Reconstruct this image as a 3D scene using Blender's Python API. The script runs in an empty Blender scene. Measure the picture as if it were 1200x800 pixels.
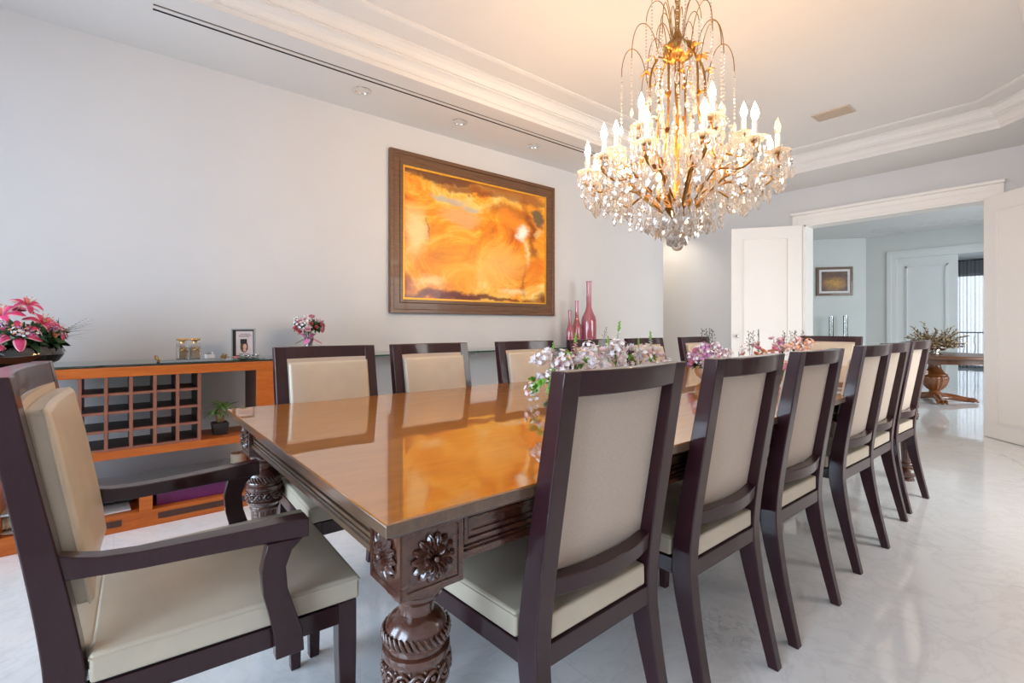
import bpy, bmesh, math, random
from mathutils import Vector, Matrix, Euler
random.seed(7)
S = bpy.context.scene
C = S.collection
PI = math.pi
R = math.radians

# ------------------------------------------------------------------ camera, light, exposure
cam_d = bpy.data.cameras.new('camera'); cam = bpy.data.objects.new('camera', cam_d); C.objects.link(cam)
cam.location = (0, 0, 1.15); cam.rotation_euler = (R(90), 0, R(-39.32))
cam_d.sensor_width = 36; cam_d.lens = 17.1; cam_d.shift_y = -17.5/1200; cam_d.clip_start = 0.02
S.camera = cam
S.view_settings.view_transform = 'Standard'; S.view_settings.look = 'None'
S.view_settings.gamma = 1; S.view_settings.use_curve_mapping = False
S.view_settings.exposure = 0.35
cy = S.cycles
cy.use_denoising = True; cy.max_bounces = 10; cy.diffuse_bounces = 5; cy.glossy_bounces = 5
cy.transmission_bounces = 8; cy.transparent_max_bounces = 24
cy.sample_clamp_indirect = 6; cy.sample_clamp_direct = 0; cy.caustics_reflective = False; cy.caustics_refractive = False
cy.blur_glossy = 0.5
W = bpy.data.worlds.new('world'); S.world = W; W.use_nodes = True
bg = W.node_tree.nodes['Background']; bg.inputs[0].default_value = (0.80, 0.89, 1.0, 1); bg.inputs[1].default_value = 2.0

def area(name, loc, rot, sx, sy, power, col):
    d = bpy.data.lights.new(name, 'AREA'); d.shape = 'RECTANGLE'; d.size = sx; d.size_y = sy
    d.energy = power; d.color = col
    o = bpy.data.objects.new(name, d); C.objects.link(o); o.location = loc; o.rotation_euler = rot
    return o
# skylight just outside the windows behind the camera, and outside added unseen windows in the right wall and rooms beyond
DAY = (0.62, 0.79, 1.0)
area('daylight_back_window', (-2.80, 2.65, 1.62), (0, R(-66), 0), 2.6, 2.5, 200, DAY)
area('daylight_back_side_window', (-2.80, .10, 1.62), (0, R(-66), 0), 2.6, 2.0, 160, DAY)
area('added_right_daylight', (4.5, -1.42, 1.40), (R(66), 0, R(-15)), 2.5, 2.3, 90, (1.0, 0.96, 0.92))  # added light at an unseen window, brightens the end wall
area('added_hall_daylight', (9.7, -2.0, 1.75), (R(68), 0, 0), 3.3, 2.4, 200, (0.88, 0.94, 1.0))  # added light at an unseen side window of the hall
area('added_salon_daylight', (15.0, -2.0, 1.75), (R(68), 0, 0), 3.3, 2.4, 140, (0.72, 0.85, 1.0))  # added light at an unseen side window of the salon
BULB = 262.0

# ------------------------------------------------------------------ materials
def lin(c):
    return tuple(((v/255)/12.92 if v/255 <= 0.04045 else ((v/255+0.055)/1.055)**2.4) for v in c)
class N:
    def __init__(s, name):
        s.m = bpy.data.materials.new(name); s.m.use_nodes = True; s.t = s.m.node_tree
        s.b = s.t.nodes['Principled BSDF']; s.out = s.t.nodes['Material Output']
    def n(s, typ, **kw):
        x = s.t.nodes.new(typ)
        for k, v in kw.items():
            if k in x.inputs.keys() if hasattr(x, 'inputs') else False: x.inputs[k].default_value = v
            else: setattr(x, k, v)
        return x
    def l(s, a, b): s.t.links.new(a, b)
    def coords(s, scale=(1,1,1), kind='Object', rot=(0,0,0), loc=(0,0,0)):
        c = s.n('ShaderNodeTexCoord'); m = s.n('ShaderNodeMapping')
        m.inputs['Scale'].default_value = scale; m.inputs['Rotation'].default_value = rot; m.inputs['Location'].default_value = loc
        s.l(c.outputs[kind], m.inputs[0]); return m.outputs[0]
    def noise(s, vec, scale, detail=4, rough=.5, dist=0):
        x = s.n('ShaderNodeTexNoise'); x.inputs['Scale'].default_value = scale; x.inputs['Detail'].default_value = detail
        x.inputs['Roughness'].default_value = rough; x.inputs['Distortion'].default_value = dist
        s.l(vec, x.inputs['Vector']); return x.outputs['Fac']
    def ramp(s, fac, stops):
        x = s.n('ShaderNodeValToRGB'); cr = x.color_ramp
        while len(cr.elements) < len(stops): cr.elements.new(.5)
        for e, (p, c) in zip(cr.elements, stops):
            e.position = p; e.color = (*c, 1) if len(c) == 3 else c
        s.l(fac, x.inputs[0]); return x.outputs[0]
    def mix(s, fac, a, b, typ='MIX'):
        x = s.n('ShaderNodeMix', data_type='RGBA', blend_type=typ)
        for i, v in ((0, fac), (6, a), (7, b)):
            if isinstance(v, (int, float)): x.inputs[i].default_value = v
            elif isinstance(v, tuple): x.inputs[i].default_value = (*v, 1)
            else: s.l(v, x.inputs[i])
        return x.outputs[2]
    def math(s, op, a, b=0.0, c=0.0, clamp=False):
        x = s.n('ShaderNodeMath', operation=op, use_clamp=clamp)
        for i, v in enumerate((a, b, c)):
            if isinstance(v, (int, float)): x.inputs[i].default_value = v
            else: s.l(v, x.inputs[i])
        return x.outputs[0]
    def bump(s, h, strength=.2, dist=.01):
        x = s.n('ShaderNodeBump'); x.inputs['Strength'].default_value = strength; x.inputs['Distance'].default_value = dist
        s.l(h, x.inputs['Height']); s.l(x.outputs[0], s.b.inputs['Normal'])
    def set(s, **kw):
        for k, v in kw.items():
            i = s.b.inputs[{'base':'Base Color','rough':'Roughness','metal':'Metallic','spec':'Specular IOR Level','coat':'Coat Weight',
                 'coatr':'Coat Roughness','coatior':'Coat IOR','trans':'Transmission Weight','ior':'IOR','alpha':'Alpha','sheen':'Sheen Weight',
                 'em':'Emission Color','ems':'Emission Strength','sss':'Subsurface Weight'}[k]]
            if isinstance(v, (int, float)): i.default_value = v
            elif isinstance(v, tuple): i.default_value = (*v, 1)
            else: s.l(v, i)
        return s

def simple(name, col, rough=.5, metal=0, var=.06, vscale=30, bump=0, **kw):
    """plain surface with a little procedural mottling"""
    m = N(name); v = m.coords()
    f = m.noise(v, vscale, 3)
    lo = tuple(c*(1-var) for c in col); hi = tuple(min(1, c*(1+var)) for c in col)
    m.set(base=m.ramp(f, [(.3, lo), (.7, hi)]), rough=rough, metal=metal, **kw)
    if bump: m.bump(m.noise(v, vscale*4, 2), bump, .002)
    return m.m

def wood(name, dark, light, rough=.35, grain=(1, 14, 14), coat=0, scale=3.5, bump=.05, coatior=1.5, coatr=.03, spec=.5):
    m = N(name); v = m.coords(grain)
    f1 = m.noise(v, scale, 6, .6, .6)
    f2 = m.noise(m.coords(tuple(g*5 for g in grain)), scale, 3, .6)
    f = m.math('ADD', m.math('MULTIPLY', f1, .7), m.math('MULTIPLY', f2, .3))
    m.set(base=m.ramp(f, [(.3, dark), (.5, tuple((a+b)/2 for a, b in zip(dark, light))), (.7, light)]),
          rough=rough, coat=coat, coatr=coatr, coatior=coatior, spec=spec)
    if bump: m.bump(f, bump, .002)
    return m.m

def leather(name, col, rough=.42):
    m = N(name); v = m.coords()
    f = m.noise(v, 9, 3); g = m.n('ShaderNodeTexVoronoi'); g.inputs['Scale'].default_value = 420; m.l(v, g.inputs['Vector'])
    m.set(base=m.ramp(f, [(.3, tuple(c*.93 for c in col)), (.7, tuple(c*1.05 for c in col))]), rough=rough, spec=.45)
    m.bump(m.math('ADD', g.outputs['Distance'], m.math('MULTIPLY', f, 2)), .12, .0015)
    return m.m

def fabric(name, col):
    m = N(name); v = m.coords()
    w1 = m.n('ShaderNodeTexWave', bands_direction='X'); w1.inputs['Scale'].default_value = 160; m.l(v, w1.inputs['Vector'])
    w2 = m.n('ShaderNodeTexWave', bands_direction='Z'); w2.inputs['Scale'].default_value = 160; m.l(v, w2.inputs['Vector'])
    f = m.math('MULTIPLY', w1.outputs['Fac'], w2.outputs['Fac'])
    g = m.noise(v, 260, 2)
    m.set(base=m.ramp(m.math('ADD', m.math('MULTIPLY', f, .3), m.math('MULTIPLY', g, .7)), [(.25, tuple(c*.86 for c in col)), (.7, tuple(c*1.08 for c in col))]), rough=.85, spec=.2, sheen=.15)
    m.bump(f, .12, .001)
    return m.m

def marble(name):
    m = N(name); v = m.coords()
    n1 = m.noise(v, .9, 6, .6, 1.6); n2 = m.noise(v, 2.3, 8, .65, 2.2)
    vein = m.ramp(n2, [(.46, (0,0,0)), (.5, (1,1,1)), (.54, (0,0,0))])
    vein2 = m.math('MULTIPLY', m.ramp(m.noise(v, .7, 7, .6, 2.6), [(.48, (0,0,0)), (.5, (1,1,1)), (.52, (0,0,0))]), m.ramp(n1, [(.45, (0,0,0)), (.65, (1,1,1))]))
    base = m.ramp(n1, [(.3, (.88,.88,.88)), (.6, (.93,.93,.93)), (.8, (.89,.89,.895))])
    c = m.mix(m.math('MULTIPLY', vein, .16), base, (.50,.49,.48))
    c = m.mix(m.math('MULTIPLY', vein2, .32), c, (.42,.41,.40))
    br = m.n('ShaderNodeTexBrick', offset=0.0, squash=1.0)
    br.inputs['Scale'].default_value = 1; br.inputs['Mortar Size'].default_value = .0015
    br.inputs['Brick Width'].default_value = 1.2; br.inputs['Row Height'].default_value = 1.2
    m.l(v, br.inputs['Vector'])
    c = m.mix(m.math('MULTIPLY', br.outputs['Fac'], .35), c, (.5,.49,.47))
    sp = m.n('ShaderNodeVectorMath', operation='DISTANCE'); m.l(v, sp.inputs[0]); sp.inputs[1].default_value = (1.80, .915, 0)
    mk = m.n('ShaderNodeMapRange'); mk.inputs[1].default_value = .04; mk.inputs[2].default_value = .20; mk.inputs[3].default_value = 1; mk.inputs[4].default_value = 0; m.l(sp.outputs['Value'], mk.inputs[0])
    c = m.mix(m.math('MULTIPLY', m.math('MULTIPLY', mk.outputs[0], m.ramp(m.noise(v, 14, 5, .7, 2.5), [(.50, (0,0,0)), (.58, (1,1,1))])), .45), c, (.42, .42, .43))
    m.set(base=c, rough=.06, spec=.6)
    return m.m

M = {}
M['wall'] = simple('warm white wall paint', (.66, .665, .675), .7, var=.012, vscale=3, bump=.03)
M['ceiling'] = simple('white ceiling paint', (.72, .71, .695), .75, var=.01, vscale=3)
M['trim'] = simple('white door lacquer', (.86, .835, .80), .4, var=.012, vscale=3)
M['hall_wall'] = simple('grey blue wall paint', (.66, .68, .655), .7, var=.02, vscale=3)
M['hall_trim'] = simple('white hall lacquer', (.72, .74, .72), .45, var=.01, vscale=3)
M['floor'] = marble('polished white marble')
M['chair_wood'] = wood('dark espresso wood', (.026, .007, .010), (.036, .011, .015), .32, (8, 8, 1), .6, 5, .0, 1.5, .08, .15)
M['leather'] = leather('greige leather', (.57, .495, .385), .31)
M['panel_fabric'] = fabric('greige woven fabric', (.58, .485, .40))
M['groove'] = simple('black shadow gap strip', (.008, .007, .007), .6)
M['table_top'] = wood('polished burr veneer', (.30, .112, .012), (.46, .178, .026), .34, (1.5, 12, 12), 1.0, 3, 0, 2.75, .012, .3)
M['table_top'].node_tree.nodes['Principled BSDF'].inputs['Coat Tint'].default_value = (1, .90, .70, 1)
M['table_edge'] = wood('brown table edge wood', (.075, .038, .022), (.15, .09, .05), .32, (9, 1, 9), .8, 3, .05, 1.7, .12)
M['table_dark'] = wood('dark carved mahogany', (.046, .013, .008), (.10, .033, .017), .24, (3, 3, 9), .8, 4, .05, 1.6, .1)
M['cherry'] = wood('orange cherry wood', (.41, .082, .012), (.61, .168, .028), .38, (1, 10, 10), 0, 3, spec=.3)
M['dark_wood_and_shade'] = wood('dark wood and inner shade', (.05, .018, .012), (.10, .035, .02), .4, (8, 8, 1), 0, 3)  # dark wood; also painted shade on the sideboard's inner faces
M['rack_wood'] = wood('reddish rack wood', (.22, .075, .045), (.33, .13, .08), .4, (6, 6, 1), 0, 3)
M['frame_wood'] = wood('brown ribbed picture frame wood', (.085, .035, .014), (.20, .095, .040), .4, (1, 16, 16), .2, 5)
M['gold'] = simple('aged gilt bronze', (.34, .18, .05), .38, 1.0, .25, 25)
M['gold_paint'] = simple('bright gold slip', (.80, .40, .04), .38, .35, .1)
M['silver'] = simple('hammered silver', (.80, .76, .72), .16, 1.0, .05, 60, .3)
M['chrome'] = simple('satin chrome', (.75, .74, .72), .2, 1.0, .03)
M['black'] = simple('matt black', (.012, .011, .011), .6)
M['black_gloss'] = simple('black glazed ceramic', (.012, .010, .010), .06, 0, .3, 6, 0, coat=1.0)
M['slate'] = simple('slate grey pot', (.035, .040, .05), .45)
M['soil'] = simple('dark soil', (.03, .02, .012), .9, 0, .5, 90, .5)
M['cream'] = simple('cream candle wax', (.72, .60, .44), .5)
M['candle'] = simple('ivory candle sleeve', (.86, .80, .70), .5, em=(1,.8,.55), ems=0.0)
M['purple'] = simple('purple cloth box', (.17, .022, .13), .55, 0, .15, 80, .2)
M['frame_metal'] = simple('grey blue frame metal', (.36, .40, .43), .35, .6)
M['facet_shade'] = simple('shaded downlight facet', (.30, .27, .24), .4)  # painted dark reflections for alternate pairs of reflector facets
M['perfume'] = simple('champagne perfume', (.72, .58, .42), .25)
M['painted_sheen'] = simple('glass with painted wall reflection', (.50, .56, .58), .12, 0, .02)  # opaque pale tone paints the wall's reflection onto the glass shelf
M['paper'] = simple('pale paper', (.74, .71, .70), .7)
M['photo_paper'] = simple('pale mauve page', (.60, .53, .54), .6)
M['hair'] = simple('brown hair print', (.10, .045, .025), .7)
M['skin'] = simple('printed skin tone', (.62, .36, .27), .7)
M['ink'] = simple('dark printed ink', (.05, .045, .05), .7)
M['shell'] = simple('beige ridged shell', (.55, .46, .33), .6, 0, .3, 40, .4)
M['green'] = simple('leaf green', (.060, .17, .030), .5, 0, .4, 30)
M['dark_green'] = simple('dark fern green', (.022, .075, .022), .55, 0, .4, 40)
M['lime'] = simple('fresh lime green', (.20, .42, .055), .5, 0, .3, 40)
M['plant_green'] = simple('dracaena green', (.20, .42, .12), .4, 0, .3, 20)
M['stem_wood'] = simple('pale plant stem', (.38, .24, .12), .7, 0, .2, 40)
M['white_petal'] = simple('white lilac petal', (.86, .83, .86), .6, 0, .1, 60)
M['pink_petal'] = simple('soft pink petal', (.76, .33, .42), .6, 0, .2, 60)
M['pale_pink'] = simple('pale pink petal', (.86, .66, .66), .6, 0, .15, 60)
M['mauve'] = simple('mauve petal', (.58, .28, .52), .6, 0, .2, 60)
M['peach'] = simple('peach petal', (.80, .40, .22), .6, 0, .2, 60)
M['coral'] = simple('coral red petal', (.78, .20, .22), .6, 0, .25, 60)
M['lily'] = simple('deep pink lily petal', (.66, .05, .17), .5, 0, .4, 22)
M['lily_edge'] = simple('pale pink lily petal edge', (.82, .40, .45), .5, 0, .2, 22)
M['magenta_ribbon'] = simple('pink ribbon', (.80, .26, .52), .4)
M['dry'] = simple('dried straw', (.46, .33, .17), .8, 0, .4, 30)
M['dry_dark'] = simple('dried brown seed heads', (.13, .08, .045), .85, 0, .4, 30)
M['round_table'] = wood('orange brown round table wood', (.13, .038, .010), (.30, .10, .026), .28, (2, 2, 8), .5, 4)
M['round_top'] = wood('dark round table top wood', (.12, .045, .02), (.20, .085, .04), .4, (2, 10, 8), .1, 4)
M['iron'] = simple('painted balcony iron', (.25, .27, .30), .5)
M['vent'] = simple('beige vent lacquer', (.52, .43, .34), .6)
M['brass_small'] = simple('polished gold metal', (.80, .55, .25), .22, 1.0)
M['outside'] = simple('pale balcony concrete', (.6, .6, .6), .8)

def glassy(name, tint, fac=.35, refr=.2, grough=.03, haze=0):
    """clear glass: mostly see-through, with sharp reflections and some refraction"""
    m = N(name); t = m.t
    tr = m.n('ShaderNodeBsdfTransparent'); tr.inputs[0].default_value = (*tint, 1)
    gl = m.n('ShaderNodeBsdfGlossy'); gl.inputs['Roughness'].default_value = grough; gl.inputs[0].default_value = (1, 1, 1, 1)
    rf = m.n('ShaderNodeBsdfRefraction'); rf.inputs['IOR'].default_value = 1.5; rf.inputs['Roughness'].default_value = .02; rf.inputs[0].default_value = (*tint, 1)
    fr = m.n('ShaderNodeFresnel'); fr.inputs[0].default_value = 1.55
    f = m.math('ADD', fr.outputs[0], m.math('MULTIPLY', m.noise(m.coords(), 40, 2), fac), clamp=True)
    a = m.n('ShaderNodeMixShader'); a.inputs[0].default_value = refr; m.l(tr.outputs[0], a.inputs[1]); m.l(rf.outputs[0], a.inputs[2])
    b = m.n('ShaderNodeMixShader'); m.l(f, b.inputs[0]); m.l(a.outputs[0], b.inputs[1]); m.l(gl.outputs[0], b.inputs[2])
    if haze:
        tl = m.n('ShaderNodeBsdfTranslucent'); tl.inputs[0].default_value = (.95, .93, .90, 1); c = m.n('ShaderNodeMixShader'); c.inputs[0].default_value = haze
        m.l(b.outputs[0], c.inputs[1]); m.l(tl.outputs[0], c.inputs[2]); b = c
    m.l(b.outputs[0], m.out.inputs[0]); return m.m
M['crystal'] = glassy('cut crystal', (.985, .975, .96), .36, .22, .03, .14)
M['glass'] = glassy('clear glass', (.99, .995, .99), 0, 0)
M['green_glass'] = glassy('green tinted glass', (.74, .88, .83), .02, 0)
M['pane'] = glassy('window pane glass', (.97, .98, .98), 0, 0)
M['shelf_edge'] = simple('dark green glass edge', (.02, .075, .062), .15, 0, .1)
m = N('cranberry glass'); m.set(base=m.ramp(m.noise(m.coords((1,1,.6)), 8, 2), [(.3, (.42,.10,.14)), (.7, (.55,.18,.22))]), rough=.08, trans=.25, coat=1.0); M['cranberry'] = m.m
m = N('lit candle bulb'); m.set(base=(1,.9,.75), em=(1.0,.62,.30), ems=BULB); m.noise(m.coords(), 5); M['bulb'] = m.m
m = N('sheer grey curtain'); t = m.t
tr = m.n('ShaderNodeBsdfTransparent'); tl = m.n('ShaderNodeBsdfTranslucent'); df = m.n('ShaderNodeBsdfDiffuse')
wv = m.n('ShaderNodeTexWave', bands_direction='Y'); wv.inputs['Scale'].default_value = 30; m.l(m.coords(), wv.inputs['Vector'])
cc = m.ramp(wv.outputs['Fac'], [(0, (.09,.09,.11)), (1, (.16,.16,.18))]); m.l(cc, tl.inputs[0]); m.l(cc, df.inputs[0])
a = m.n('ShaderNodeMixShader'); m.l(tl.outputs[0], a.inputs[1]); m.l(df.outputs[0], a.inputs[2])
b = m.n('ShaderNodeMixShader'); lw = m.n('ShaderNodeLayerWeight'); lw.inputs[0].default_value = .35; m.l(m.math('ADD', m.math('MULTIPLY', lw.outputs['Facing'], .75), .42, clamp=True), b.inputs[0]); m.l(tr.outputs[0], b.inputs[1]); m.l(a.outputs[0], b.inputs[2]); m.l(b.outputs[0], m.out.inputs[0])
M['curtain'] = m.m

# ------------------------------------------------------------------ mesh builder
class B:
    def __init__(s): s.v = []; s.f = []; s.mi = []; s.k = 0
    def quadgrid(s, pts, nu, nv, closeu=False, closev=False, flip=False):
        o = len(s.v); s.v += [tuple(p) for p in pts]
        for i in range(nu if closeu else nu-1):
            for j in range(nv if closev else nv-1):
                a = o+i*nv+j; b = o+((i+1) % nu)*nv+j; c = o+((i+1) % nu)*nv+(j+1) % nv; d = o+i*nv+(j+1) % nv
                s.f.append((a, d, c, b) if flip else (a, b, c, d)); s.mi.append(s.k)
        return o
    def poly(s, pts):
        o = len(s.v); s.v += [tuple(p) for p in pts]; s.f.append(tuple(range(o, o+len(pts)))); s.mi.append(s.k)
    def hexa(s, p):   # 4 bottom + 4 top, both counter-clockwise
        o = len(s.v); s.v += [tuple(q) for q in p]
        for f in ((3,2,1,0), (4,5,6,7), (0,1,5,4), (1,2,6,5), (2,3,7,6), (3,0,4,7)):
            s.f.append(tuple(o+i for i in f)); s.mi.append(s.k)
    def box(s, x0, x1, y0, y1, z0, z1):
        s.hexa([(x0,y0,z0), (x1,y0,z0), (x1,y1,z0), (x0,y1,z0), (x0,y0,z1), (x1,y0,z1), (x1,y1,z1), (x0,y1,z1)])
    def loft(s, secs, cap=True):  # list of closed sections with equal counts
        n = len(secs[0]); o = s.quadgrid([p for q in secs for p in q], len(secs), n, closev=True, flip=True)
        if cap:
            s.f.append(tuple(o+i for i in range(n))[::-1]); s.mi.append(s.k)
            e = o+(len(secs)-1)*n; s.f.append(tuple(e+i for i in range(n))); s.mi.append(s.k)
    def prism(s, pts, z0, z1):
        s.loft([[(x, y, z0) for x, y in pts], [(x, y, z1) for x, y in pts]])
    def tube(s, path, r, seg=8, cap=True):
        path = [Vector(p) for p in path]; n = len(path)
        rs = r if isinstance(r, (list, tuple)) else [r]*n
        up = None; secs = []
        for i in range(n):
            t = (path[min(i+1, n-1)]-path[max(i-1, 0)])
            t = t.normalized() if t.length > 1e-9 else Vector((0,0,1))
            if up is None: up = t.orthogonal().normalized()
            up = (up - t*up.dot(t)); up = up.normalized() if up.length > 1e-6 else t.orthogonal().normalized()
            w = t.cross(up)
            secs.append([path[i]+(up*math.cos(a)+w*math.sin(a))*rs[i] for a in [2*PI*k/seg for k in range(seg)]])
        s.loft(secs, cap)
    def lathe(s, prof, c=(0,0,0), seg=24, fn=None, cap=True):
        secs = []
        for r, z in prof:
            secs.append([(c[0]+(r if fn is None else fn(r, z, a))*math.cos(a), c[1]+(r if fn is None else fn(r, z, a))*math.sin(a), c[2]+z)
                         for a in [2*PI*k/seg for k in range(seg)]])
        if prof[0][1] > prof[-1][1]: secs = secs[::-1]
        s.loft(secs, cap)
    def ball(s, c, r, seg=8, rings=5, sc=(1,1,1)):
        secs = []
        for i in range(rings):
            t = -PI/2+PI*(i+.5)/rings if False else -PI/2+PI*(i+.35)/(rings-.3)
            secs.append([(c[0]+r*sc[0]*math.cos(t)*math.cos(a), c[1]+r*sc[1]*math.cos(t)*math.sin(a), c[2]+r*sc[2]*math.sin(t)) for a in [2*PI*k/seg for k in range(seg)]])
        s.loft(secs)
    def slab(s, x0, x1, z0, z1, yf, yr, nx=8, nz=6):
        """curved panel between two y-functions of (x,z)"""
        for fn, fl in ((yf, True), (yr, False)):
            pts = []
            for i in range(nx+1):
                for j in range(nz+1):
                    z = z0+(z1-z0)*j/nz; x = x0+(x1-x0)*i/nx
                    pts.append((x, fn(x, z), z))
            s.quadgrid(pts, nx+1, nz+1, flip=not fl)
        def strip(pa):
            pts = [(x, yf(x, z), z) for x, z in pa]+[(x, yr(x, z), z) for x, z in pa]
            s.quadgrid(pts, 2, len(pa))
        L = lambda a, b, n: [a+(b-a)*i/n for i in range(n+1)]
        strip([(x, z0) for x in L(x0, x1, nx)]); strip([(x, z1) for x in L(x1, x0, nx)])
        strip([(x1, z) for z in L(z0, z1, nz)]); strip([(x0, z) for z in L(z1, z0, nz)])
    def mesh(s, name, mats, smooth=35, weld=True):
        me = bpy.data.meshes.new(name); me.from_pydata(s.v, [], s.f)
        for mt in (mats if isinstance(mats, (list, tuple)) else [mats]): me.materials.append(mt)
        me.polygons.foreach_set('material_index', s.mi)
        bm = bmesh.new(); bm.from_mesh(me)
        if weld: bmesh.ops.remove_doubles(bm, verts=bm.verts, dist=1e-5)
        if weld: bmesh.ops.recalc_face_normals(bm, faces=bm.faces)
        bm.to_mesh(me); bm.free()
        if smooth:
            me.polygons.foreach_set('use_smooth', [True]*len(me.polygons)); me.set_sharp_from_angle(angle=R(smooth))
        me.update(); return me
    def build(s, name, mats, parent=None, smooth=35, bevel=0, seg=2, weld=True):
        o = bpy.data.objects.new(name, s.mesh(name, mats, smooth, weld)); C.objects.link(o)
        if parent: o.parent = parent
        if bevel:
            b = o.modifiers.new('bevel', 'BEVEL'); b.width = bevel; b.segments = seg; b.limit_method = 'ANGLE'; b.angle_limit = R(40)
        return o
def tag(o, label=None, cat=None, group=None, kind=None):
    if label: o['label'] = label
    if cat: o['category'] = cat
    if group: o['group'] = group
    if kind: o['kind'] = kind
    return o
def thing(name, label, cat, loc=(0,0,0), rz=0, group=None):
    o = bpy.data.objects.new(name, None); C.objects.link(o); o.location = loc; o.rotation_euler = (0, 0, rz)
    o.empty_display_size = .1
    return tag(o, label, cat, group)
def struct(name, b, mat, **kw):
    o = b.build(name, mat, None, **kw); o['kind'] = 'structure'; return o
def inst(me, name, parent, loc, rot=(0,0,0), sc=1.0):
    o = bpy.data.objects.new(name, me); C.objects.link(o); o.parent = parent; o.location = loc; o.rotation_euler = rot
    o.scale = (sc, sc, sc) if isinstance(sc, (int, float)) else sc
    return o
def aim(d, roll=0):
    """euler turning local +Z to direction d"""
    q = Vector(d).normalized().to_track_quat('Z', 'Y'); return (q.to_matrix() @ Matrix.Rotation(roll, 3, 'Z')).to_euler()
def copy_tree(o, parent=None):
    c = o.copy(); C.objects.link(c)
    if parent: c.parent = parent
    for ch in list(o.children): copy_tree(ch, c)
    return c
# ------------------------------------------------------------------ room shell
XB, XE, XJ, YL, YR, YN = -2.3, 7.13, 6.14, 4.05, -0.92, 5.0     # back, end wall, wall jog, painting wall, right wall, niche
ZS, ZT = 2.99, 3.19
b = B(); b.box(XB-.2, 18.8, -1.8, 6.2, -.12, 0); struct('floor', b, M['floor'], smooth=0)
# walls of the dining room
b = B(); b.box(XB-.2, XJ, YL, YL+.2, 0, 3.4); struct('wall_left', b, M['wall'], smooth=0)
b = B(); b.box(XJ-.15, XJ, YL+.2, YN, 0, 3.4); b.box(XJ-.15, XE, YN, YN+.2, 0, 3.4); struct('wall_niche', b, M['wall'], smooth=0)
OY0, OY1, OZ = .80, 2.55, 2.504
b = B(); b.box(XE, XE+.24, YR-.9, OY0, 0, 3.4); b.box(XE, XE+.24, OY1, 6.2, 0, 3.4); b.box(XE, XE+.24, OY0, OY1, OZ, 3.4)
struct('wall_end', b, [M['wall']], smooth=0)
# back wall with a window, right wall with an opening added for light
def wall_y(bb, y0, y1, x0, x1, holes, h=3.4):   # wall in the XZ plane
    xs = x0
    for (a, c, z0, z1) in holes:
        bb.box(xs, a, y0, y1, 0, h); bb.box(a, c, y0, y1, 0, z0); bb.box(a, c, y0, y1, z1, h); xs = c
    bb.box(xs, x1, y0, y1, 0, h)
def wall_x(bb, x0, x1, y0, y1, holes, h=3.4):
    ys = y0
    for (a, c, z0, z1) in holes:
        bb.box(x0, x1, ys, a, 0, h); bb.box(x0, x1, a, c, 0, z0); bb.box(x0, x1, a, c, z1, h); ys = c
    bb.box(x0, x1, ys, y1, 0, h)
b = B(); wall_x(b, XB-.2, XB, -1.8, YL+.2, [(-.75, .95, .1, 2.5), (1.55, 3.75, .1, 2.5)]); struct('wall_back', b, M['wall'], smooth=0)
b = B(); wall_y(b, YR-.2, YR, XB, XE, [(3.45, 5.75, .03, 2.2)]); struct('wall_right', b, M['wall'], smooth=0)
def window_frame(name, a, c, z0, z1, pos, axis, n=2):
    b = B(); g = B()
    def bx(B_, p, q, u, v, dd=.03):
        if axis == 'x': B_.box(pos-dd, pos+dd, p, q, u, v)
        else: B_.box(p, q, pos-dd, pos+dd, u, v)
    bx(b, a, c, z0, z0+.06); bx(b, a, c, z1-.06, z1)
    for i in range(n+1):
        p = a+(c-a-.06)*i/n; bx(b, p, p+.06, z0+.06, z1-.06)
        if i < n: bx(g, p+.06, a+(c-a-.06)*(i+1)/n, z0+.06, z1-.06, .004)
    o = struct(name, b, M['trim'], smooth=0); g.build('pane', M['pane'], o, smooth=0)
window_frame('window_1', 1.55, 3.75, .1, 2.5, XB-.1, 'x', 3)
window_frame('window_2', -.75, .95, .1, 2.5, XB-.1, 'x', 2)
window_frame('added_window_right', 3.45, 5.75, .03, 2.2, YR-.1, 'y', 2)  # unseen window added so light reaches the end wall

# tray ceiling: soffit with an octagonal opening, stepped crown, raised centre
TX0, TX1, TY0, TY1, TC = -1.45, 6.36, 0.02, 3.27, .60
def octa(d):
    c = TC-d*(2-math.sqrt(2)); x0, x1, y0, y1 = TX0+d, TX1-d, TY0+d, TY1-d
    return [(x0+c,y0), (x1-c,y0), (x1,y0+c), (x1,y1-c), (x1-c,y1), (x0+c,y1), (x0,y1-c), (x0,y0+c)]
o8 = octa(0)
b = B()
z0, z1 = ZS, ZS+.06
def sof(p): b.prism(p, z0, z1)
sof([(XJ, TY1), (XE, TY1), (XE, YL), (XJ, YL)])
sof([(XB, YR), (XE, YR), (XE, TY0), (XB, TY0)])
sof([(TX1, TY0), (XE, TY0), (XE, TY1), (TX1, TY1)]); sof([(XB, TY0), (TX0, TY0), (TX0, TY1), (XB, TY1)])
for (cx, cyy, sx, sy) in ((TX0,TY0,1,1), (TX1,TY0,-1,1), (TX1,TY1,-1,-1), (TX0,TY1,1,-1)):
    p = [(cx, cyy), (cx+sx*TC, cyy), (cx, cyy+sy*TC)]
    if sx*sy < 0: p = p[::-1]
    sof(p)
DL = [(1.50, 3.68), (2.41, 3.69), (3.32, 3.70), (4.23, 3.70), (6.62, 4.52)]
def flat(x0_, x1_, y0_, y1_): b.box(x0_, x1_, y0_, y1_, z0, z1)
for ya, yb in ((TY1, 3.440), (3.460, 3.490), (3.510, 3.60)): flat(XB, XJ, ya, yb)
for ya, yb in ((3.440, 3.460), (3.490, 3.510)): flat(XB, .175, ya, yb); flat(4.75, XJ, ya, yb)
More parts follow.
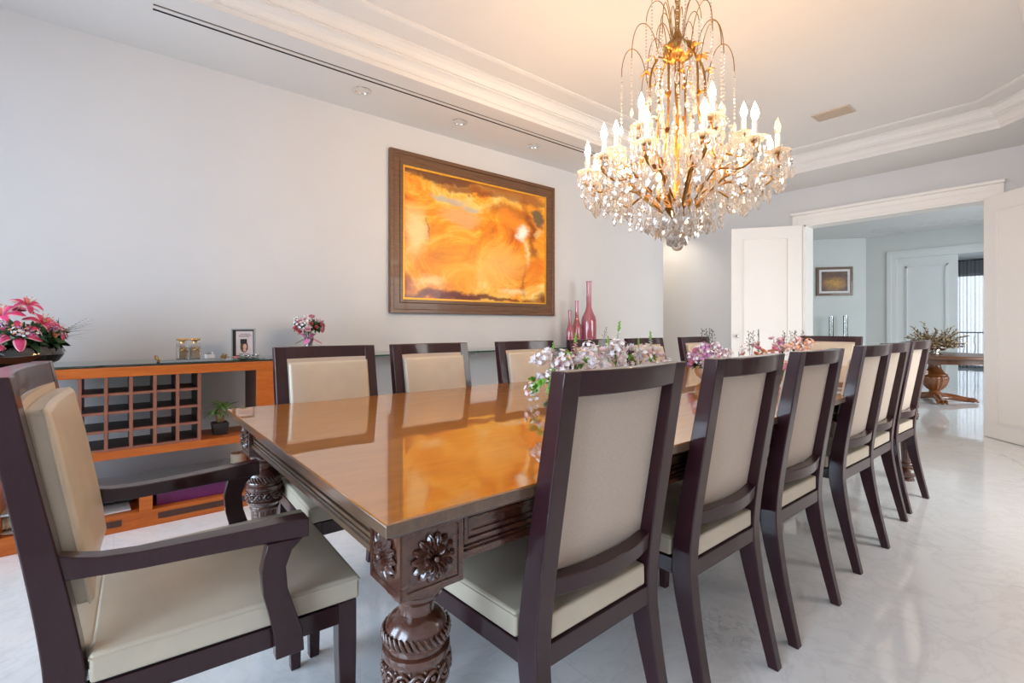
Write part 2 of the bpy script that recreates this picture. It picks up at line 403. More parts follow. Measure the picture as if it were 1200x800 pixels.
def holed(cx, cyy, x0_, x1_, y0_, y1_, r=.052, n=32):
    """ceiling cell with a round hole"""
    ring = [(cx+r*math.cos(2*PI*k/n), cyy+r*math.sin(2*PI*k/n)) for k in range(n)]; sq = []
    for k in range(n):
        a = 2*PI*k/n; c_, s_ = math.cos(a), math.sin(a); t_ = min((x1_-cx)/c_ if c_ > 1e-6 else (x0_-cx)/c_ if c_ < -1e-6 else 9, (y1_-cyy)/s_ if s_ > 1e-6 else (y0_-cyy)/s_ if s_ < -1e-6 else 9)
        sq.append((cx+c_*t_, cyy+s_*t_))
    for k in range(n):
        q = (k+1) % n; b.poly([(*ring[k], z0), (*ring[q], z0), (*sq[q], z0), (*sq[k], z0)]); b.poly([(*ring[k], z0), (*ring[k], z1), (*ring[q], z1), (*ring[q], z0)])
    for px_, py_ in ((x0_, y0_), (x1_, y0_), (x1_, y1_), (x0_, y1_)):
        nb = sorted(sq, key=lambda p: (p[0]-px_)**2+(p[1]-py_)**2)[:2]; b.poly([(px_, py_, z0), (*nb[0], z0), (*nb[1], z0)])
xs = XB
for cx, cyy in DL[:4]:
    flat(xs, cx-.09, 3.60, 3.78); holed(cx, cyy, cx-.09, cx+.09, 3.60, 3.78); xs = cx+.09
flat(xs, XJ, 3.60, 3.78); flat(XB, XJ, 3.78, YL)
cx, cyy = DL[4]; holed(cx, cyy, cx-.1, cx+.1, cyy-.1, cyy+.1)
flat(XJ, cx-.1, YL, YN); flat(cx+.1, XE, YL, YN); flat(cx-.1, cx+.1, YL, cyy-.1); flat(cx-.1, cx+.1, cyy+.1, YN)
soff = b.build('ceiling', M['ceiling'], None, smooth=0, weld=False); soff['kind'] = 'structure'
prof = [(.002, ZS), (.002, ZS+.035), (.012, ZS+.035), (.012, ZS+.05), (.03, ZS+.075), (.055, ZS+.09), (.075, ZS+.095), (.075, ZS+.108), (.087, ZS+.108), (.087, ZS+.12),
        (.10, ZS+.145), (.125, ZS+.165), (.145, ZS+.170), (.145, ZS+.178), (.30, ZS+.184), (.33, ZS+.192), (.33, ZT)]
b = B(); b.loft([[(x, y, z) for x, y in octa(d)] for d, z in prof], cap=False); struct('trim_1', b, M['ceiling'], smooth=0)
b = B(); b.prism(octa(.20), ZT, ZT+.08); struct('ceiling', b, M['ceiling'], smooth=0)
b = B(); b.box(XB, XE+.1, YR, YN, 3.3, 3.4); struct('ceiling', b, M['ceiling'], smooth=0)
# slot air diffuser in the soffit
t = thing('air_diffuser', 'long double black slot air diffuser in the white soffit along the painting wall', 'air vent', (0, 0, 0))
for y in (3.45, 3.50):
    b = B(); b.box(.176, 4.749, y-.0095, y+.0095, ZS+.004, ZS+.012); b.build('slot', M['black'], t, smooth=0)
b = B(); b.box(.176, 4.749, 3.4400, 3.4412, ZS+.0, ZS+.012); b.box(.176, 4.749, 3.5088, 3.510, ZS, ZS+.012); b.build('slot_edge', M['black'], t, smooth=0)
for (x, y), lab in zip(DL, ('leftmost round recessed downlight in the soffit, left of the painting', 'middle round recessed downlight in the soffit, above the painting',
                'recessed downlight in the soffit above the right end of the painting', 'recessed downlight in the soffit behind the chandelier', 'added out-of-view downlight that brightens the niche beside the doorway')):
    t = thing('recessed_downlight', lab, 'ceiling light', (x, y, ZS), group='downlights in the soffit')
    b = B(); b.lathe([(.050, .0), (.050, -.004), (.068, -.005), (.072, -.001), (.072, .0)], seg=28, cap=False); b.build('trim_ring', M['chrome'], t)
    b = B(); b.lathe([(.0515, .0), (.046, .025), (.03, .045), (.015, .05)], seg=28)
    b.mi = [(i_ // 1) % 28 % 4 // 2 for i_ in range(len(b.mi))]; b.build('reflector', [M['chrome'], M['facet_shade']], t, smooth=20)
    b = B(); b.lathe([(.022, .012), (.026, .02), (.02, .045)], seg=16); b.build('lamp', M['glass'], t)
sp_ = bpy.data.lights.new('added_niche_spot', 'SPOT'); sp_.energy = 45; sp_.color = (1, .84, .66); sp_.spot_size = R(120); sp_.spot_blend = .6; sp_.shadow_soft_size = .04  # added spot that brightens the niche from out of view
so_ = bpy.data.objects.new('added_niche_spot', sp_); C.objects.link(so_); so_.location = (6.62, 4.52, ZS-.01)
t = thing('ceiling_vent', 'small beige rectangular grille in the raised ceiling right of the chandelier', 'air vent', (5.32, 1.65, ZT))
b = B()
for (p, q, u, v) in ((-.10,.10,-.155,-.14), (-.10,.10,.14,.155), (-.10,-.085,-.14,.14), (.085,.10,-.14,.14)): b.box(p, q, u, v, -.012, -.001)
b.build('vent_frame', M['vent'], t, smooth=0)
b = B()
for i in range(9): b.box(-.084+.0187*i, -.072+.0187*i, -.14, .14, -.009, -.002)
b.build('louvre', M['vent'], t, smooth=0)

# doorway casings and open leaves
def casing(name, x, sgn, y0, y1, z, mat, wdt=.13, dep=.03):
    b = B()
    for (dd, w0, w1) in ((dep*.55, 0, wdt*.55), (dep, wdt*.55, wdt)):
        xa, xb = sorted((x, x-sgn*dd))
        b.box(xa, xb, y0-w1, y0-w0, 0, z+w0); b.box(xa, xb, y1+w0, y1+w1, 0, z+w0); b.box(xa, xb, y0-w1, y1+w1, z+w0, z+w1)
    return struct(name, b, mat, smooth=0)
casing('trim_2', XE, 1, OY0, OY1, OZ, M['trim'], .135)
b = B(); b.box(XE+.0, XE+.24, OY1, OY1+.0, 0, OZ)
b = B(); b.box(XE-.001, XE+.245, OY1-.02, OY1, 0, OZ); b.box(XE-.001, XE+.245, OY0, OY0+.02, 0, OZ); b.box(XE-.001, XE+.245, OY0, OY1, OZ-.02, OZ)
struct('trim_3', b, M['trim'], smooth=0)
b = B(); b.box(XE-.075, XE-.032, .80-.14-.01, OY1+.145, OZ+.128, OZ+.165); struct('trim_4', b, M['trim'], bevel=.008)
def door_leaf(name, hinge, ang, w, side, handle=True):
    o = B(); T = .045; H = OZ-.012
    o.box(0, w, -T/2, T/2, .006, H)
    d = struct(name, o, M['trim'], bevel=.003)
    d.location = (*hinge, 0); d.rotation_euler = (0, 0, ang)
    m_ = .14
    for s in (-1, 1):
        mo = B()
        for k, (e, t_) in enumerate(((0, .010), (.016, .018))):
            a0, a1, c0, c1 = m_+e, w-m_-e, .16+e, H-m_-e; y0, y1 = sorted((s*T/2, s*(T/2+t_)))
            wd = .016
            mo.box(a0, a1, y0, y1, c0, c0+wd); mo.box(a0, a1, y0, y1, c1-wd, c1); mo.box(a0, a0+wd, y0, y1, c0+wd, c1-wd); mo.box(a1-wd, a1, y0, y1, c0+wd, c1-wd)
        mo.build('door_moulding', M['trim'], d, smooth=0)
    if handle:
        for s in (-1, 1):
            h = B(); h.lathe([(.012, 0), (.012, .03), (.022, .04), (.024, .055), (.012, .064)], seg=12)
            ho = h.build('door_handle', M['chrome'], d); ho.location = (w-.06, s*T/2, 1.02); ho.rotation_euler = (R(-90*s), 0, 0)
    return d
door_leaf('door_1', (XE-.055, OY1+.015), math.atan2(.70, -.47), .86, 1)
door_leaf('door_2', (XE-.055, OY0-.005), math.atan2(-.70, -.71), .86, -1)
b = B(); b.box(XB, XJ, YL-.012, YL, 0, .09); struct('baseboard_left', b, M['trim'], smooth=0)
b = B(); b.box(XE-.012, XE, OY1+.14, YN, 0, .09); b.box(XE-.012, XE, YR, OY0-.14, 0, .09); struct('baseboard_end', b, M['trim'], smooth=0)

# ---------------- hall beyond the doorway
HX = 12.1
b = B(); b.box(XE+.24, HX+4, -1.7, -1.5, 0, .4); b.box(XE+.24, HX+6.3, -1.7, -1.5, 2.6, 3.3)
for a, c in ((XE+.24, 8.2), (11.2, 13.5), (16.5, 18.4)): b.box(a, c, -1.7, -1.5, .4, 2.6)
b.box(HX+4, HX+6.3, -1.7, -1.5, 0, .4)
struct('wall_hall_right', b, M['hall_wall'], smooth=0)
window_frame('added_window_hall', 8.2, 11.2, .4, 2.6, -1.6, 'y', 3); window_frame('added_window_salon', 13.5, 16.5, .4, 2.6, -1.6, 'y', 3)  # unseen side windows added to light the hall and salon
b = B(); b.box(XE+.24, 8.2, 5.0, 5.2, 0, 3.3); b.prism([(HX, 3.16), (HX+.2, 3.3), (8.2, 5.2+1.0), (8.2, 5.0+1.3-.3)], 0, 3.3) if False else None
# angled hall wall carrying the small picture
DA = Vector((11.5-12.1, 3.95-3.16, 0)).normalized()
p0 = Vector((12.1, 3.16, 0)); p1 = p0+DA*2.6; nn = Vector((DA.y, -DA.x, 0))*1.0
if nn.x < 0: nn = -nn
b.prism([tuple(p0[:2]), tuple((p0+nn*.2)[:2]), tuple((p1+nn*.2)[:2]), tuple(p1[:2])], 0, 3.3)
b.box(XE+.24, p1.x, p1.y, p1.y+.2, 0, 3.3)
struct('wall_hall_left', b, M['hall_wall'], smooth=0)
SY0, SY1 = .35, 2.65
b = B(); b.box(HX, HX+.2, -1.5, SY0, 0, 3.3); b.box(HX, HX+.2, SY1, 3.3, 0, 3.3); b.box(HX, HX+.2, SY0, SY1, 2.50, 3.3)
struct('wall_hall_end', b, M['hall_wall'], smooth=0)
casing('trim_5', HX, 1, SY0, SY1, 2.50, M['hall_trim'], .15)
o = B(); T = .045; w = SY1-1.745
o.box(HX+.03, HX+.075, 1.745, SY1, .005, 2.5); d = struct('door_3', o, M['hall_trim'], bevel=.003)
mo = B()
for e, t_ in ((0, .01), (.02, .018)):
    a0, a1, c0, c1 = 1.745+.13+e, SY1-.13-e, .16+e, 2.5-.16-e
    for q in ((a0, a1, c0, c0+.02), (a0, a1, c1-.02, c1), (a0, a0+.02, c0, c1), (a1-.02, a1, c0, c1)): mo.box(HX+.03-t_, HX+.03, q[0], q[1], q[2], q[3])
mo.build('door_moulding', M['hall_trim'], d, smooth=0)
b = B(); b.box(HX+.2, 18.4, 3.4, 3.6, 0, 3.3); struct('wall_salon_left', b, M['hall_wall'], smooth=0)
WX = 18.2
b = B(); wall_x(b, WX, WX+.2, -1.7, 3.6, [(1.1, 2.95, .02, 2.6)], 3.3); struct('wall_salon_end', b, M['hall_wall'], smooth=0)
window_frame('window_6', 1.1, 2.95, .02, 2.6, WX+.1, 'x', 2)
b = B(); b.box(XE+.24, 18.4, -1.7, 6.2, ZS+.001, ZS+.11); struct('ceiling', b, M['ceiling'], smooth=0)
# stepped ceiling border of the hall
b = B()
for i in range(5):
    e = .55+.09*i; zz = ZS-.012*(i % 2)-.01
    b.box(XE+.24+e, XE+.24+e+.05, -1.5, 3.0, zz, ZS+.001); b.box(HX-e-.05, HX-e, -1.5, 3.0-e*.2, zz, ZS+.001)
struct('trim_6', b, M['ceiling'], smooth=0)
b = B(); b.box(HX-.012, HX, -1.5, SY0-.15, 0, .09); struct('baseboard_hall', b, M['hall_trim'], smooth=0)
b = B(); b.box(WX+.2, WX+1.6, -.5, 4.5, -.12, 0); struct('floor_balcony', b, M['outside'], smooth=0)
# curtain, railing
b = B(); pts = []; nu, nv = 160, 12
for i in range(nu+1):
    y = .9+2.2*i/nu
    for j in range(nv+1):
        z = .02+2.93*j/nv; a = .035+.01*math.sin(3*y)
        pts.append((WX-.14+a*math.sin(y*42+.6*math.sin(y*7))*(.5+.5*(1-j/nv*.4)), y, z))
b.quadgrid(pts, nu+1, nv+1)
k = b.build('curtain', M['curtain'], None, smooth=180, weld=False)
tag(k, 'sheer dark grey curtain hanging over the far window beyond both doorways', 'curtain')
b = B(); b.tube([(WX-.14, .8, 2.96), (WX-.14, 3.15, 2.96)], .014, 10); b.build('curtain_rod', M['black'], k)
t = thing('balcony_railing', 'wrought iron balcony railing seen through the sheer curtain of the far window', 'railing', (WX+.9, 2.2, 0))
b = B(); b.tube([(0, -1.6, .98), (0, 1.6, .98)], .02); b.tube([(0, -1.6, .12), (0, 1.6, .12)], .015); b.build('rail', M['iron'], t)
for i in range(14):
    y = -1.5+3*i/13; b = B(); b.tube([(0, y, 0), (0, y, .98)], .009, 6)
    pth = [(0, y+.05+.05*math.sin(q*PI/6)*math.cos(q*PI/6*.5), .2+.7*q/12) for q in range(13)]; b.tube(pth, .007, 5); b.build('baluster', M['iron'], t)

# ------------------------------------------------------------------ dining table
TZ = .82
X0, X1, Y0, Y1 = .352, 4.72, .762, 2.222
tb = thing('dining_table', 'long polished brown dining table with carved legs, mirroring the orange painting', 'table', (0, 0, 0))
XT, TS = 2.2, .032
YE = Y0+(X1-XT)*TS
def tprism(bb, e, za, zb): bb.prism([(X0+e, Y0+e), (XT, Y0+e), (X1-e, YE+e), (X1-e, Y1-e), (X0+e, Y1-e)], za, zb)
b = B(); tprism(b, 0, TZ-.004, TZ); top = b.build('tabletop', M['table_top'], tb, smooth=0)
b = B(); tprism(b, 0, TZ-.026, TZ-.004)
e = b.build('tabletop_edge', M['table_edge'], top, bevel=.002)
b = B(); tprism(b, .019, TZ-.04, TZ-.026); b.build('under_moulding', M['table_dark'], top, bevel=.006)
BX, BY, BW = .047, .038, .13     # block insets and width
def apron(p, q, along, out):
    bb = B()
    def bx(a0, a1, d0, d1, z0, z1):
        if along == 'x': bb.box(a0, a1, *sorted((out[0]+out[1]*d0, out[0]+out[1]*d1)), z0, z1)
        else: bb.box(*sorted((out[0]+out[1]*d0, out[0]+out[1]*d1)), a0, a1, z0, z1)
    bx(p, q, .0, .025, .69, TZ-.04)
    bx(p, q, -.012, 0, .69, .703); bx(p, q, -.006, 0, .703, .709)
    n = max(1, round((q-p)/1.3)); L = (q-p)/n
    for i in range(n):
        a, c = p+L*i+.012, p+L*(i+1)-.012
        for k_, dd in ((0, .008), (.012, .004)):
            bx(a+k_, c-k_, -dd, 0, .716+k_, .724+k_); bx(a+k_, c-k_, -dd, 0, .768-k_, .776-k_)
            bx(a+k_, a+k_+.008, -dd, 0, .724+k_, .768-k_); bx(c-k_-.008, c-k_, -dd, 0, .724+k_, .768-k_)
    return bb
for (p, q, al, out) in ((X0+BX+BW, XT, 'x', (Y0+BY+.018, 1)), (X0+BX+BW, X1-BX-BW, 'x', (Y1-BY-.018, -1)),
                        (Y0+BY+BW, Y1-BY-BW, 'y', (X0+BX+.018, 1)), (YE+BY+BW, Y1-BY-BW, 'y', (X1-BX-.018, -1))):
    apron(p, q, al, out).build('apron', M['table_dark'] if al == 'x' else M['table_edge'], tb, smooth=0)  # end aprons take the lighter wood: window light put into the colour
ap = apron(0, (X1-BX-BW-XT)/math.cos(math.atan(TS)), 'x', (0, 1)).build('apron', M['table_dark'], tb, smooth=0); ap.location = (XT, Y0+BY+.018, 0); ap.rotation_euler = (0, 0, math.atan(TS))
def carved_leg():
    b = B(); h = BW/2
    b.box(-h, h, -h, h, .655, TZ-.04)
    for s in (-1, 1):      # thin raised borders on the four faces
        for ax in (0, 1):
            for q in ((-h, h, .655, .667), (-h, h, .77, .78), (-h, -h+.010, .667, .77), (h-.010, h, .667, .77)):
                if ax: b.box(*sorted((s*h, s*(h+.003))), q[0], q[1], q[2], q[3])
                else: b.box(q[0], q[1], *sorted((s*h, s*(h+.003))), q[2], q[3])
    pr = [(.050, .655), (.060, .650), (.060, .643), (.052, .636), (.050, .628), (.044, .622), (.036, .614), (.034, .603), (.035, .594), (.040, .590), (.047, .586), (.055, .578),
          (.058, .572), (.060, .569), (.0625, .545), (.064, .540), (.058, .536), (.0585, .530), (.0655, .527), (.0665, .520), (.0655, .514), (.062, .511), (.0625, .500), (.0625, .480), (.061, .472),
          (.0655, .469), (.0655, .463), (.058, .455), (.052, .447), (.0535, .442), (.0525, .436), (.048, .431)]
    b.lathe(pr, seg=40)
    def fl(r, z, a): return r*(1-.045*max(0, math.cos(14*a)))
    b.lathe([(.0480, .431), (.0478, .42), (.045, .36), (.041, .28), (.037, .20), (.034, .135)], seg=112, fn=fl)
    b.lathe([(.034, .137), (.044, .133), (.047, .125), (.044, .117), (.036, .112), (.034, .10), (.046, .09), (.055, .07), (.057, .055), (.05, .035), (.038, .022), (.044, .016), (.046, .0)], seg=32)
    return b.mesh('leg', M['table_dark'], 30)
leg_me = carved_leg()
def rope_me():
    b = B()
    for i in range(34):
        a = 2*PI*i/34
        pth = []
        for k in range(5):
            u = k/4; aa = a+.22*u; z = .567-.022*u; r = .0635+.0015*math.sin(PI*u); pth.append((r*math.cos(aa), r*math.sin(aa), z))
        b.tube(pth, [.0022, .0038, .0042, .0038, .0022], 6)
    return b.mesh('rope_ring', M['table_dark'], 60)
def guil_me():
    b = B(); n = 160; P = 7
    for ph in (0, PI):
        b.tube([((.0645+.0012*math.cos(P*t_*2*PI+ph))*math.cos(t_*2*PI), (.0645+.0012*math.cos(P*t_*2*PI+ph))*math.sin(t_*2*PI), .4905+.0125*math.sin(P*t_*2*PI+ph)) for t_ in [i/n for i in range(n+1)]], .0042, 6)
    for i in range(2*P):
        a = (i+.5)*2*PI/(2*P); b.ball((.064*math.cos(a), .064*math.sin(a), .4905), .0065, 8, 5)
        b.ball((.063*math.cos(a+PI/(2*P)), .063*math.sin(a+PI/(2*P)), .5045), .004, 6, 4); b.ball((.063*math.cos(a+PI/(2*P)), .063*math.sin(a+PI/(2*P)), .4765), .004, 6, 4)
    return b.mesh('guilloche_band', M['table_dark'], 60)
def rosette_me():
    b = B()
    for layer, (n, r0, r1, w_, h_) in enumerate(((14, .010, .046, .0088, .009), (10, .005, .030, .008, .015))):
        for i in range(n):
            a = 2*PI*(i+.5*layer)/n; ca, sa = math.cos(a), math.sin(a); pts = []
            for k in range(7):
                u = k/6; r = r0+(r1-r0)*u; ww = w_*(math.sin(PI*min(1, u*.83+.12))**.6); hh = h_*(.45+.75*math.sin(PI*u*.85))
                for s_, hz in ((-1, .35), (-.45, 1), (0, .62), (.45, 1), (1, .35)):
                    pts.append((r*ca-s_*ww*sa, r*sa+s_*ww*ca, hh*hz if u < .99 else hh*.2))
            b.quadgrid(pts, 7, 5)
    b.ball((0, 0, .012), .0065, 10, 5)
    return b.mesh('rosette', M['table_dark'], 50, weld=False)
rope, guil, ros = rope_me(), guil_me(), rosette_me()
for ix, x in enumerate((X0+BX+BW/2, X1-BX-BW/2)):
    for iy, y in enumerate(((Y0 if ix == 0 else YE)+BY+BW/2, Y1-BY-BW/2)):
        lg = inst(leg_me, 'leg', tb, (x, y, 0))
        inst(rope, 'rope_ring', lg, (0,0,0)); inst(guil, 'guilloche_band', lg, (0,0,0))
        sx = -1 if ix == 0 else 1; sy = -1 if iy == 0 else 1
        inst(ros, 'rosette', lg, (0, sy*(BW/2+.001), .7185), aim((0, sy, 0)))
        inst(ros, 'rosette', lg, (sx*(BW/2+.001), 0, .7185), aim((sx, 0, 0)))

# ------------------------------------------------------------------ chairs
POST = [(0, -.315, .034, .034), (.2, -.268, .044, .038), (.36, -.236, .058, .043), (.46, -.228, .060, .046), (.60, -.243, .055, .048), (.85, -.286, .046, .05), (1.06, -.322, .040, .05)]
def pinterp(z):
    for (a, b_) in zip(POST, POST[1:]):
        if z <= b_[0]:
            u = max(0, (z-a[0])/(b_[0]-a[0])); return tuple(p+(q-p)*u for p, q in zip(a, b_))
    return POST[-1]
def smooth_post():
    out = []; n = len(POST)
    for i in range(n-1):
        p0_, p1_, p2_, p3_ = POST[max(0, i-1)], POST[i], POST[i+1], POST[min(n-1, i+2)]
        for k in range(4):
            t_ = k/4
            out.append(tuple(.5*((2*b_)+(-a+c)*t_+(2*a-5*b_+4*c-d)*t_*t_+(-a+3*b_-3*c+d)*t_**3) for a, b_, c, d in zip(p0_, p1_, p2_, p3_)))
    out.append(POST[-1]); return out
def chair(name, label, wr=.455, wf=.485, yf=.235, arms=False, group=None):
    t = thing(name, label, 'chair', group=group); hw, hf = wr/2, wf/2
    W_ = M['chair_wood']
    for s in (-1, 1):
        b = B(); secs = []
        for z, yc, dp, wd in smooth_post():
            xo = s*hw; xi = s*(hw-wd); x0_, x1_ = sorted((xo, xi))
            secs.append([(x0_, yc-dp/2, z), (x1_, yc-dp/2, z), (x1_, yc+dp/2, z), (x0_, yc+dp/2, z)])
        b.loft(secs); b.build('leg', W_, t, smooth=25, bevel=.003)
        b = B(); x1_ = s*hf; x0_ = s*(hf-.045); xa, xb = sorted((x0_, x1_)); ta, tb_ = sorted((s*(hf-.036), s*(hf-.004)))
        b.loft([[(ta, yf-.034, 0), (tb_, yf-.034, 0), (tb_, yf-.004, 0), (ta, yf-.004, 0)], [(xa, yf-.045, .36), (xb, yf-.045, .36), (xb, yf, .36), (xa, yf, .36)],
                [(xa, yf-.045, .466), (xb, yf-.045, .466), (xb, yf, .466), (xa, yf, .466)]])
        b.build('leg', W_, t, smooth=0, bevel=.003)
    b = B(); yr = -.20
    def xw(y): return hw+(hf-hw)*(y-yr)/(yf-yr)
    b.box(-hf+.045, hf-.045, yf-.030, yf-.002, .415, .462)
    for s in (-1, 1):
        o_ = [(s*xw(yr), yr), (s*(xw(yf-.045)), yf-.045), (s*(xw(yf-.045)-.028), yf-.045), (s*(xw(yr)-.028), yr)]
        if s > 0: b.prism(o_, .415, .462)
        else: b.prism(o_[::-1], .415, .462)
    b.box(-hw+.045, hw-.045, -.256, -.23, .415, .464)
    fr = b.build('seat_frame', W_, t, smooth=0, bevel=.002)
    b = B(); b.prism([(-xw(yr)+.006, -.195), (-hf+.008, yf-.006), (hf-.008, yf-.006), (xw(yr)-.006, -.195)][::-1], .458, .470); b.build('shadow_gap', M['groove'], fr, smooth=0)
    # seat cushion: crowned top, squared welted sides, tongue between the rear posts
    b = B(); n = 10; e = .004
    for zz0, zz1 in ((.467, .53),):
        grid = []
        for i in range(n+1):
            for j in range(n+1):
                v_ = -.195+(yf+.006+.195)*j/n; half = xw(v_)+.003; u_ = -half+2*half*i/n
                cr = .010*(1-(2*i/n-1)**4)*(1-(2*j/n-1)**4); grid.append((u_, v_, zz1-.006+cr+.004*math.sin(i*1.3)*math.sin(j*.9)*(1-(2*i/n-1)**2)*(1-(2*j/n-1)**2)))
        b.quadgrid(grid, n+1, n+1)
        rim = [grid[i*(n+1)] for i in range(n+1)]+[grid[n*(n+1)+j] for j in range(1, n+1)]+[grid[i*(n+1)+n] for i in range(n-1, -1, -1)]+[grid[j] for j in range(n-1, 0, -1)]
        b.quadgrid(list(rim)+[(p[0], p[1], zz0) for p in rim], 2, len(rim), closev=True)
        b.poly([(p[0], p[1], zz0) for p in rim])
    b.box(-hw+.050, hw-.050, -.252, -.19, .467, .5235)
    c_ = b.build('seat_cushion', M['leather'], t, smooth=40, bevel=.007, seg=3)
    b = B()    # welt stitched along the upper edge
    wl = [(p[0]*1.002, p[1], p[2]-.0085) for p in rim]; b.tube(wl+[wl[0]], .0022, 6); b.build('piping', M['leather'], c_)
    bow = lambda x: -.022*(1-min(1, (x/(hw-.045))**2))
    def cen(z): return pinterp(z)[1]
    ix_ = hw-.047
    b = B(); b.slab(-ix_, ix_, 1.006, 1.06, lambda x, z: cen(z)+bow(x)+.020, lambda x, z: cen(z)+bow(x)-.020, 12, 2); b.build('top_rail', W_, t, smooth=25, bevel=.003)
    b = B(); b.slab(-ix_, ix_, .565, .608, lambda x, z: cen(z)+bow(x)*1.2+.016, lambda x, z: cen(z)+bow(x)*1.2-.020, 12, 2); b.build('lower_rail', W_, t, smooth=25, bevel=.003)
    b = B(); b.slab(-ix_, ix_, .600, 1.008, lambda x, z: cen(z)+bow(x)*.4+.020, lambda x, z: cen(z)+bow(x)*.4+.010, 12, 8); b.build('back_panel', M['panel_fabric'], t, smooth=40)
    th = .060 if arms else .048
    b = B()
    def cf(x, z):
        u_ = (x/(ix_-.004)); v_ = (z-.60)/(.99-.60)*2-1
        return cen(z)+bow(x)*.4+.020+th*(.60+.28*(1-u_**4)*(1-v_**4))
    b.slab(-ix_+.004, ix_-.004, .60, .992, cf, lambda x, z: cen(z)+bow(x)*.4+.016, 12, 10)
    bc = b.build('back_cushion', M['leather'], t, smooth=50, bevel=.010, seg=3)
    b = B(); q = ix_-.004
    ring = [(-q, z) for z in (.60, .7, .8, .9, .992)]+[(x, .992) for x in (-q*.6, -q*.2, q*.2, q*.6)]+[(q, z) for z in (.992, .9, .8, .7, .60)]
    b.tube([(x*1.0, cen(z)+bow(x)*.4+.020+th*.60-.010, z) for x, z in ring], .0022, 5); b.build('piping', M['leather'], bc)
    if arms:
        for s in (-1, 1):
            b = B(); secs = []
            for (y, zt, zb, w0) in ((-.240, .722, .674, .034), (-.215, .714, .672, .036), (-.18, .706, .670, .038), (-.12, .702, .667, .040), (-.04, .703, .667, .043), (.08, .706, .667, .045), (.17, .710, .666, .046), (.192, .710, .666, .046)):
                xc = s*(hw-.021+.050*((y+.24)/.43)**1.3)
                secs.append([(xc-w0/2, y, zb), (xc+w0/2, y, zb), (xc+w0/2, y, zt), (xc-w0/2, y, zt)])
            b.loft([q[::-1] for q in secs]); b.build('armrest', W_, t, smooth=25, bevel=.003)
            b = B(); secs = []
            for (z, yc, dp) in ((.408, .152, .060), (.455, .150, .058), (.50, .138, .054), (.56, .122, .050), (.61, .118, .050), (.645, .128, .056), (.668, .143, .075)):
                xi = s*(hw+.008+(hf-hw)*.8); xo = xi+s*.030; xa, xb = sorted((xi, xo))
                secs.append([(xa, yc-dp/2, z), (xb, yc-dp/2, z), (xb, yc+dp/2, z), (xa, yc+dp/2, z)])
            b.loft(secs); b.build('arm_support', W_, t, smooth=25, bevel=.002)
    return t
G1 = 'dining chairs seen from behind along the right side of the table'
G2 = 'dining chairs facing the camera along the wall side of the table'
ch = chair('dining_chair', 'dark wooden dining chair nearest the camera in the right-hand row, its greige back the largest', group=G1)
rowR = [(.905, 1.020, 1.5, None), (1.512, 1.020, .5, 'second from the camera in the right-hand row'),
        (2.110, 1.024, 0, 'third from the camera in the right-hand row'),
        (2.905, 1.044, -1, 'fourth from the camera in the right-hand row'),
        (3.410, 1.070, 0, 'fifth from the camera in the right-hand row'),
        (4.010, 1.082, -1, 'last of the right-hand row, before the round hall table')]
rowL = [(.765, 1.978, 0, 'leftmost on the wall side of the table, beside the sideboard'),
        (1.315, 1.978, 0, "second from left on the wall side, below the painting's left half"),
        (1.99, 1.978, 0, "third from left on the wall side, below the painting's right end"),
        (2.60, 1.978, 0, 'fourth from left on the wall side, below the pink bottles'),
        (3.225, 1.978, 0, 'fifth from the left on the wall side, behind the white flowers'),
        (3.95, 1.978, 0, 'farthest on the wall side, behind the silver flower bowl')]
ch.location = (rowR[0][0], rowR[0][1], 0); ch.rotation_euler = (0, 0, R(rowR[0][2]))
for x, y, a, lab in rowR[1:]:
    c = copy_tree(ch); c.location = (x, y, 0); c.rotation_euler = (0, 0, R(a)); c['label'] = 'dark dining chair, '+lab
for x, y, a, lab in rowL:
    c = copy_tree(ch); c.location = (x, y, 0); c.rotation_euler = (0, 0, R(180+a)); c['label'] = 'tan dining chair, '+lab; c['group'] = G2
ac = chair('armchair', 'dark wooden armchair with greige leather seat at the near head of the table', .53, .56, .316, True)
ac.location = (.168, 1.487, 0); ac.rotation_euler = (0, 0, R(-92))
hc = copy_tree(ac); hc.location = (4.92, 1.66, 0); hc.rotation_euler = (0, 0, R(90)); hc['label'] = 'cream armchair with dark frame at the far head of the table, before the doorway'
